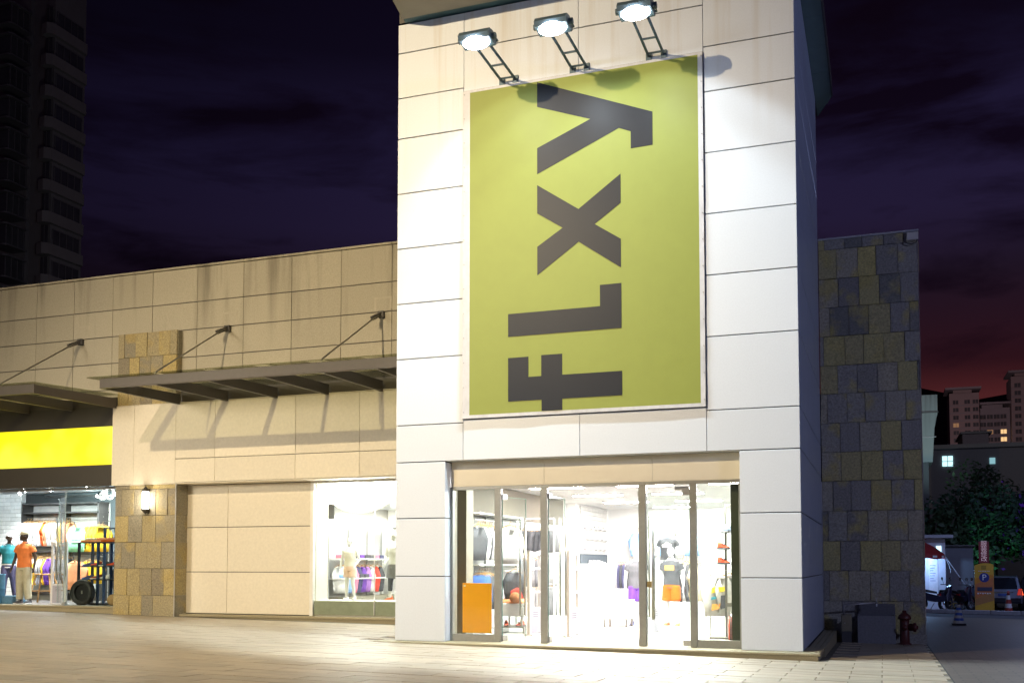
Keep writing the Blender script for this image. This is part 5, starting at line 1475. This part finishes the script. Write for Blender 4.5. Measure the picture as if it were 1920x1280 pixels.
flats('apartment_block', 'lower curved middle block with warm and bluish lit windows beyond the trees', 45.4, 57.0, 431, 63.5, [47.2, 49.7, 52.2, 54.6], 12, 2.1, 1.7, M_flat2,
      {(2, 3): M_litw, (3, 0): M_litw, (4, 0): M_litc, (4, 2): M_litc, (5, 0): M_litc, (2, 1): M_litd, (3, 3): M_litw}, .3)
flats('apartment_block', 'tall far apartment block at the right edge with a dark stair strip', 57.2, 90, 427, 75, [59.5, 66.0, 72.5, 76.0, 80], 14, 2.2, 1.7, M_flat, {(3, 2): M_litc, (6, 3): M_litw, (4, 2): M_litd}, 1.0)
q = MB(); q.box(68.2, 68.9, 426.2, 427, -5, 76); q.box(70.9, 71.6, 426.2, 427, -5, 76)

# nearer buildings behind the driveway
lb_ = thing('low_building', 'low dark building with one bright window behind the trees', 'building', (20, 95, -2), fixed=True)
MB().box(11, 34, 92.5, 104, -3, 12.7).build('wall', mat('dusk_wall', (.16, .155, .17), .8), lb_)
MB().box(10.6, 34.4, 92, 104.4, 12.7, 13.1).build('roof', M_conc, lb_)
w_ = MB().box(14.15, 15.1, 92.38, 92.48, 11.0, 12.0).build('window', emis('window_green', (.55, .95, 1.0), 1.3), lb_)
q = MB(); q.box(14.6, 14.65, 92.34, 92.38, 11, 12); q.box(14.15, 15.1, 92.34, 92.38, 11.45, 11.5); q.build('frame', M_wf, w_)
w_ = MB().box(18.4, 18.9, 92.38, 92.48, 11.1, 11.7).build('window', emis('window_green2', (.4, .8, .9), .5), lb_)
MB().box(16.2, 18.6, 95, 102, 13.1, 14.4).build('upper_storey', mat('dusk_wall2', (.2, .17, .19), .8), lb_)
MB().box(16.0, 18.9, 94.6, 102.4, 14.4, 14.6).build('roof', M_conc, lb_)
ps = thing('pale_tower', 'pale green weathered concrete slab block just right of the slate wall', 'building', (10.5, 60, -1), fixed=True)
q = MB(); q.prism([(8.5, 58, 8.3), (11.75, 58, 8.3), (11.9, 58, 10.6), (12.12, 58, 11.7), (12.12, 58, 12.9), (8.5, 58, 12.9)], (0, 4, 0))
q.build('upper_block', streakmat('pale_concrete', (.50, .55, .53), (.20, .21, .19), 12.9, 3.5, xs=3, amount=.8), ps)
MB().box(8.5, 12.16, 57.9, 62, 11.66, 11.74).build('ledge', M_conc2, ps)
MB().box(8.5, 12.0, 57.95, 58.0, 9.98, 10.04).build('pale_strip', mat('pale_line', (.7, .7, .7), .6), ps)
MB().box(8.6, 11.5, 58.3, 62, -2, 8.29).build('lower_block', M_conc, ps)
lamp('slab_fill', 'SPOT', (13.6, 50, 6.2), 600, (.62, .95, 1.0), .3, (11.2, 58, 9.6), 50, .8)  # unseen spot added to brighten the pale block

# ------------------------------------------------------------------ booth, awning, signs at the parking entrance
bo = thing('guard_booth', 'pale blue lit guard booth with a flat roof behind the slate wall corner', 'booth', (10.0, 40.4, -.9), fixed=True)
M_booth = mat('booth_white', (.60, .63, .68), .5, 0, .05, 3)
MB().box(8.2, 11.42, 39.4, 41.6, -1.0, 2.70).build('wall', M_booth, bo)
MB().box(7.9, 11.78, 38.9, 42, 2.70, 2.86).build('roof', mat('booth_roof', (.40, .42, .45), .5), bo)
MB().box(10.62, 11.05, 39.36, 39.40, -.2, 2.1).build('panel', mat('booth_board', (.78, .80, .82), .5), bo)
MB().box(11.00, 11.24, 39.37, 39.40, 1.75, 2.30).build('lit_window', emis('booth_window', (.55, .85, 1.0), 1.6), bo)
q = MB()
for i in range(7): q.box(10.68, 10.95 - .05 * (i % 3), 39.352, 39.36, 1.3 - i * .13, 1.33 - i * .13)
q.build('notice_lines', mat('ink_blue', (.25, .30, .45), .6), bo)
lamp('booth_lamp', 'POINT', (10.3, 38.3, 1.75), 150, (.30, .55, 1.0), .12)
gb = thing('grey_kiosk', 'dark grey windowless kiosk between the booth and the red vertical sign', 'kiosk', (12.1, 41, -.9), fixed=True)
MB().box(11.46, 12.78, 40.2, 42, -1, 2.28).build('wall', mat('kiosk_grey', (.14, .14, .15), .7, 0, .1, 2), gb)
MB().box(11.44, 12.86, 40.0, 42.1, 2.29, 2.36).build('roof', M_dark, gb)
aw = thing('red_parasol', 'dark red parasol with pale print and scalloped edge in front of the booth', 'parasol', (9.9, 38.6, -.85))
rings = []
nseg = 16
for r_, z_ in ((.04, 3.50), (.5, 3.36), (1.0, 3.08), (1.45, 2.72)):
    rings.append([(r_ * cos(2 * pi * k_ / nseg), r_ * sin(2 * pi * k_ / nseg), z_) for k_ in range(nseg)])
rings.append([(1.47 * cos(2 * pi * k_ / nseg), 1.47 * sin(2 * pi * k_ / nseg), 2.46 + (.07 if k_ % 2 else 0)) for k_ in range(nseg)])
MB().loft(rings, cap=False).build('canopy', mat('parasol_red', (.30, .02, .02), .7, 0, .1, 3), aw)
MB().tube([(0, 0, 0), (0, 0, 3.55)], .025, 8).build('pole', M_alu, aw)
for k_ in range(4):
    a_ = radians(-50 + 25 * k_)
    MB().bar((1.485 * cos(a_ - .09), 1.485 * sin(a_ - .09), 2.60), (1.485 * cos(a_ + .09), 1.485 * sin(a_ + .09), 2.60), .01, .10).build('print', M_print, aw)
q = MB().tube([(11.36, 38.7, 1.80), (12.45, 39.6, .15)], .018, 6); q.tube([(11.36, 38.7, 1.80), (11.6, 38.9, 1.2), (11.62, 38.9, .95)], .012, 5)
q.build('rope', mat('rope_white', (.65, .68, .72), .7), label='white guy rope slanting down from the parasol edge', cat='rope')
vs_ = thing('vertical_sign', 'dark red vertical shop sign with four pale Chinese characters', 'sign', (13.27, 40.1, 1.5))
MB().box(-.24, .24, 0, .06, -.06, 1.02).build('board', mat('sign_red', (.13, .006, .012), .5, emit=(.35, .01, .02), estr=.03), vs_)
for i, ch in enumerate('服装修改'):
    text('character', ch, .30, (0, -.012, .90 - i * .255), (pi / 2, 0, 0), mat('char_pale', (.7, .6, .6), .5, emit=(.8, .55, .6), estr=.22), vs_, .003)
MB().box(-.03, .03, .06, .12, -2.4, 1.0).build('post', M_dark, vs_)

pk = thing('parking_sign', 'yellow parking totem with a blue letter P disc and an arched top', 'sign', (12.80, 34.7, -.83))
pts = [(-.40, 0, 0), (.40, 0, 0), (.40, 0, 2.19), (.26, 0, 2.24), (.06, 0, 2.26), (-.16, 0, 2.24), (-.40, 0, 2.15)]
M_py = mat('totem_yellow', (.62, .36, .03), .45, 0, .1, 2)
MB().prism(pts, (0, .14, 0)).build('body', M_py, pk)
def strip(z0, z1, z2, z3, m_, y=-.004): 
    q = MB(); q.prism([(-.39, y, z0), (.39, y, z1), (.39, y, z3), (-.39, y, z2)], (0, .003, 0)); q.build('colour_band', m_, pk)
strip(1.30, 1.62, 1.55, 1.75, mat('totem_amber', (.60, .24, .02), .45)); strip(.62, .98, 1.29, 1.61, mat('totem_orange', (.52, .17, .05), .45)); strip(.30, .55, .61, .97, mat('totem_ochre', (.42, .20, .06), .45))
MB().lathe([(.215, -.010), (.215, -.004)], (0, 0, 1.60), 28, 'y').build('disc', mat('disc_blue', (.015, .03, .20), .4), pk)
text('letter', 'P', .38, (0, -.014, 1.595), (pi / 2, 0, 0), mat('p_white', (.8, .8, .8), .5), pk, .002)
MB().box(-.30, .32, -.012, -.006, .98, 1.16).build('display', mat('display_dark', (.05, .05, .09), .3), pk)
q = MB(); q.box(-.11, .09, -.010, -.006, 1.98, 2.15); q.build('emblem', mat('emblem_dark', (.35, .22, .02), .5), pk)
q = MB()
for i in range(7): q.box(-.24 + i * .07, -.195 + i * .07, -.010, -.006, 1.875, 1.905)
for i in range(6): q.box(-.30 + i * .10, -.24 + i * .10, -.010, -.006, .84 + .02 * (i % 2), .90)
q.build('small_print', M_print, pk)

def cone(label, loc, cols, h_=.58, r_=.17):
    T_ = thing('traffic_cone', label, 'traffic cone', loc)
    n_ = len(cols)
    for i, m_ in enumerate(cols):
        z0, z1 = .05 + (h_ - .05) * i / n_, .05 + (h_ - .05) * (i + 1) / n_
        f_ = lambda z: r_ * (1 - .74 * (z / h_)) 
        MB().lathe([(f_(z0) * .92, z0), (f_(z1) * .92, z1)], (0, 0, 0), 14, cap=(i == n_ - 1)).build('band', m_, T_, smooth=True)
    MB().slab((-.2, -.2, .05), (1, 0, 0), (0, 1, 0), (0, 0, 1), .4, .4, .05, .01).build('base', M_tyre, T_)
M_cw = mat('cone_white', (.55, .55, .54), .5); M_cb = mat('cone_blue', (.04, .12, .50), .5); M_co = mat('cone_red', (.28, .03, .02), .5)
cone('blue and white traffic cone standing alone on the driveway', (10.62, 17.7, -.49), [M_cw, M_cb, M_cw, M_cb, M_cw, M_cb, M_cw], .62, .19)
cone('dull red and white traffic cone right of the yellow parking sign', (13.75, 34.4, -.83), [M_co, M_cw, M_co, M_cw, M_co], 1.0, .2)

# ------------------------------------------------------------------ vehicles
M_carp = mat('car_silver', (.30, .33, .42), .3, .5, .04, 2, coat=.5); M_card = mat('car_dark', (.03, .03, .04), .3, .4, .04, 2, coat=.5)
M_cglass = mat('car_glass', (.02, .022, .03), .08, 0, .05, 2)
M_tail = emis('tail_red', (1.0, .05, .01), .35); M_tail2 = emis('tail_red_lit', (1.0, .12, .03), 2.2)
M_chr = mat('chrome', (.6, .6, .62), .2, .9)
def suv(label, loc, rz, paint, tail):
    T_ = thing('parked_car', label, 'car', loc, rz, 'cars parked behind the parking sign')
    # local y runs to the nose, x across; rear at y = 0
    sec = [(0.02, .42, .86, .78), (.10, .36, .90, .84), (.9, .34, .92, .90), (2.2, .34, .92, .90), (3.3, .34, .92, .90), (4.1, .36, .90, .84), (4.45, .42, .80, .70)]
    rings = []
    for y, zb, ztop, hw in [(y, zb, 1.02 if y < 3.3 else (.98 if y < 4.2 else .80), hw) for y, zb, zt, hw in sec]:
        rings.append([(-hw, y, zb), (-hw * 1.03, y, (zb + ztop) / 2), (-hw * .97, y, ztop), (hw * .97, y, ztop), (hw * 1.03, y, (zb + ztop) / 2), (hw, y, zb)])
    MB().loft(rings).build('body', paint, T_, smooth=False)
    cab = []
    for y, z0, z1, hb, ht in ((.06, 1.0, 1.06, .80, .78), (.34, 1.0, 1.70, .86, .66), (1.2, 1.0, 1.78, .87, .68), (2.3, 1.0, 1.74, .87, .66), (3.2, 1.0, 1.05, .85, .80)):
        cab.append([(-hb, y, z0), (-ht, y, z1), (ht, y, z1), (hb, y, z0)])
    MB().loft(cab).build('cabin', paint, T_)
    q = MB(); q.prism([(-.66, .09, 1.08), (.66, .09, 1.08), (.57, .315, 1.62), (-.57, .315, 1.62)], (0, -.02, .008)); q.build('rear_window', M_cglass, T_)
    for s_ in (-1, 1):
        q = MB(); q.prism([(s_ * .868, .55, 1.08), (s_ * .868, 2.65, 1.08), (s_ * .70, 2.05, 1.66), (s_ * .70, .72, 1.66)], (s_ * .012, 0, .004)); q.build('side_window', M_cglass, T_)
        q = MB(); q.prism([(s_ * .62, .0, .80), (s_ * .84, .03, .80), (s_ * .82, .06, 1.12), (s_ * .70, .03, 1.12)], (0, -.03, 0)); q.build('tail_light', tail, T_)
        MB().slab((s_ * .98 - .09, 2.55, 1.06), (1, 0, 0), (0, 0, 1), (0, -1, 0), .18, .14, .08, .02).build('wing_mirror', paint, T_)
        for y in (.85, 3.55):
            w_ = MB().lathe([(.20, -.10), (.32, -.11), (.345, -.07), (.345, .07), (.32, .11), (.20, .10)], (s_ * .80, y, .345), 20, 'x').build('wheel', M_tyre, T_, smooth=True)
            MB().lathe([(.20, s_ * .105), (.05, s_ * .09)], (s_ * .80, y, .345), 14, 'x').build('rim', M_chr, w_)
    MB().slab((-.80, -.05, .40), (1, 0, 0), (0, 0, 1), (0, -1, 0), 1.60, .24, .12, .03).build('rear_bumper', M_card, T_)
    MB().box(-.26, .26, -.03, .0, .74, .86).build('number_plate', mat('plate_blue', (.05, .09, .30), .5), T_)
    MB().box(-.45, .45, -.02, .005, .92, .955).build('tailgate_trim', M_chr, T_)
    MB().box(-.60, .60, .16, .36, 1.70, 1.735).build('roof_spoiler', paint, T_)
    for s_ in (-1, 1): MB().tube([(s_ * .60, .5, 1.80), (s_ * .60, 2.2, 1.80)], .018, 6).build('roof_rail', M_dark, T_)
suv('silver estate car parked with its rear to the street right of the parking sign', (14.25, 41.3, -1.0), radians(-6), M_carp, M_tail)
suv('dark car with a bright red tail light, cut by the right edge of the photo', (15.85, 41.8, -1.02), radians(-10), M_card, M_tail2)

M_bk = mat('bike_dark', (.02, .025, .05), .3, .3, .1, 5, coat=.4); M_seat = mat('seat_black', (.015, .015, .017), .6)
def motorbike(label, loc, rz, sc=1.0):
    T_ = thing('motorcycle', label, 'motorcycle', loc, rz, 'motorcycles parked by the booth')
    T_.scale = (sc,) * 3
    for x, nm in ((-.62, 'wheel'), (.66, 'wheel')):
        w_ = MB().lathe([(.20, -.045), (.28, -.055), (.30, 0), (.28, .055), (.20, .045), (.19, 0), (.20, -.045)], (x, 0, .30), 20, 'y', cap=False).build(nm, M_tyre, T_, smooth=True)
        q = MB().lathe([(.05, -.05), (.05, .05)], (x, 0, .30), 8, 'y')
        for a_ in range(5): q.bar((x, 0, .3), (x + .2 * cos(a_ * 1.257), 0, .3 + .2 * sin(a_ * 1.257)), .02, .03)
        q.build('hub', M_chr, w_)
    q = MB(); q.loft([[(x, -w_, z0), (x, -w_ * .9, z1), (x, w_ * .9, z1), (x, w_, z0)] for x, w_, z0, z1 in ((-.85, .06, .62, .74), (-.5, .13, .45, .72), (-.1, .14, .35, .62), (.15, .12, .35, .55), (.40, .10, .42, .60))]); q.build('body', M_bk, T_)
    q = MB(); q.loft([[(x, -w_, z0), (x, -w_ * .8, z1), (x, w_ * .8, z1), (x, w_, z0)] for x, w_, z0, z1 in ((.36, .16, .35, .60), (.48, .17, .40, .90), (.56, .12, .62, .98), (.62, .06, .72, .92))]); q.build('front_shield', M_bk, T_)
    q = MB(); q.loft([[(x, -w_, z0), (x, -w_ * .8, z1), (x, w_ * .8, z1), (x, w_, z0)] for x, w_, z0, z1 in ((-.80, .09, .74, .82), (-.4, .14, .72, .82), (0, .12, .66, .74))]); q.build('saddle', M_seat, T_)
    q = MB(); q.tube([(.66, -.07, .30), (.52, -.07, .80)], .022, 6); q.tube([(.66, .07, .30), (.52, .07, .80)], .022, 6); q.build('fork', M_chr, T_)
    q = MB(); q.tube([(.38, -.34, 1.00), (.47, -.12, 1.0), (.50, 0, .95), (.47, .12, 1.0), (.38, .34, 1.00)], .016, 6); q.build('handlebar', M_dark, T_)
    for s_ in (-1, 1):
        q = MB(); q.tube([(.44, s_ * .2, 1.0), (.42, s_ * .28, 1.18)], .008, 5); q.lathe([(.0, -.01), (.065, -.006), (.065, .006), (.0, .01)], (.42, s_ * .30, 1.22), 12, 'x'); q.build('mirror', M_chr, T_)
    q = MB(); q.lathe([(.09, 0), (.06, .05), (.0, .06)], (.57, 0, .82), 12, 'x'); q.build('headlight', mat('headlight_glass', (.5, .55, .6), .1), T_)
    q = MB(); q.box(-.92, -.84, -.06, .06, .60, .68); q.build('tail_light', mat('lens_red', (.3, .02, .02), .3), T_)
    MB().bar((.0, .12, .30), (-.12, .26, .0), .02).build('side_stand', M_dark, T_)
motorbike('dark motorcycle nearest the slate wall corner, in front of the booth', (10.75, 35.3, -.83), radians(25), 1.25)
motorbike('second dark motorcycle between the booth and the parking sign', (11.75, 36.2, -.86), radians(40), 1.25)
motorbike('third dark motorcycle just left of the parking sign', (12.35, 37.4, -.88), radians(60), 1.25)

# ------------------------------------------------------------------ trees behind the driveway
M_leaf = mat('leaf_dark', (.045, .085, .035), .6, 0, .35, 1.2)
M_leafb = mat('leaf_teal', (.05, .11, .06), .6, 0, .3, 1.2)
M_blos = mat('blossom_purple', (.28, .07, .62), .6, 0, .2, 3)
M_bark = mat('bark', (.09, .07, .055), .9, 0, .2, 6)
def tree(label, x, y, hgt, cr, n_, ma, seed, blossoms=0, zsq=.8):
    r = random.Random(seed)
    z0 = gz(x, y) - .05
    T_ = thing('broadleaf_tree', label, 'tree', (x, y, z0), group='trees behind the driveway')
    q = MB(); top = hgt - cr * .9
    q.tube([(0, 0, -.1), (.05, 0, top * .5), (-.05, .05, top), (0, 0, hgt - cr * .4)], [.20, .16, .12, .05], 9)
    for k_ in range(6):
        a_ = r.uniform(0, 6.28); s_ = top * r.uniform(.55, .95)
        q.tube([(0, 0, s_), (cr * .4 * cos(a_), cr * .4 * sin(a_), s_ + cr * .35), (cr * .75 * cos(a_), cr * .75 * sin(a_), s_ + cr * .75)], [.08, .05, .02], 6)
    q.build('trunk', M_bark, T_, smooth=True)
    lobes = []
    for k_ in range(13):
        d = Vector((r.gauss(0, 1), r.gauss(0, 1), r.gauss(0, 1))).normalized() * r.uniform(.25, .85) * cr
        lobes.append((Vector((d.x, d.y, d.z * zsq + hgt - cr * zsq)), cr * r.uniform(.28, .46)))
    def leaves(cnt, size, shell):
        q = MB()
        for k_ in range(cnt):
            c, lr = r.choice(lobes)
            d = Vector((r.gauss(0, 1), r.gauss(0, 1), r.gauss(0, 1))).normalized()
            p = c + d * lr * (shell[0] + (shell[1] - shell[0]) * r.random() ** .5)
            if p.z < 1.2: p.z = 1.2 + r.random() * 1.5
            a_ = Vector((r.gauss(0, 1), r.gauss(0, 1), r.gauss(0, .6))).normalized()
            b_ = a_.cross(d + Vector((r.gauss(0, .5), r.gauss(0, .5), r.gauss(0, .5)))).normalized()
            s_ = size * r.uniform(.6, 1.3)
            q.add([p - a_ * s_, p - b_ * s_ * .5, p + a_ * s_, p + b_ * s_ * .5], [(0, 1, 2, 3)])
        return q
    leaves(n_, .16, (.35, 1.05)).build('crown', ma, T_)
    if blossoms:
        leaves(blossoms, .19, (1.0, 1.15)).build('blossoms', M_blos, T_)
tree('broad dark tree right behind the slate wall corner', 11.0, 45, 6.4, 3.0, 5200, M_leaf, 1)
tree('bluish green tree lit from below, above the grey kiosk', 14.2, 46.5, 7.9, 3.4, 7000, M_leafb, 2, 40)
tree('tall tree dotted with purple blossoms near the right edge', 17.0, 46, 8.0, 3.4, 6500, M_leaf, 3, 520)
tree('dark tree hanging over the right edge behind the cars', 19.8, 47, 8.3, 3.2, 5200, M_leaf, 4, 160)
tree('dark tree further back, its top under the lit windows', 15.2, 56, 8.6, 3.4, 4200, M_leaf, 5)
tree('low dark tree between the booth and the pale slab block', 12.2, 50, 5.4, 2.6, 3600, M_leaf, 6, 60)
lamp('tree_lamp', 'SPOT', (12.75, 43.2, -.3), 170, (.25, 1.0, .62), .2, (14.2, 46.8, 4.6), 84, .8)
lamp('tree_lamp', 'SPOT', (17.9, 43.0, -.3), 330, (.45, .35, 1.0), .2, (17.2, 46, 4.6), 70, .8)
lamp('street_fill', 'POINT', (17, 30, 7), 1100, (.42, .52, 1.0), .3)  # bluish fill added to lift the driveway
lamp('yard_lamp', 'SPOT', (6.0, 12.0, 4.0), 500, (1.0, .93, .80), .08, (10.4, 11.0, -.3), 34, .35)

lamp('city_fill', 'POINT', (34, 335, 46), 42000, (1.0, .76, .80), 1.0)  # fill added to brighten the far apartment blocks
lamp('city_fill', 'POINT', (22, 74, 16), 900, (.8, .85, 1.0), 1.0)  # weaker added fill in front of the low building

for o_ in list(bpy.data.objects):
    if 'fixed' in o_: del o_['fixed']
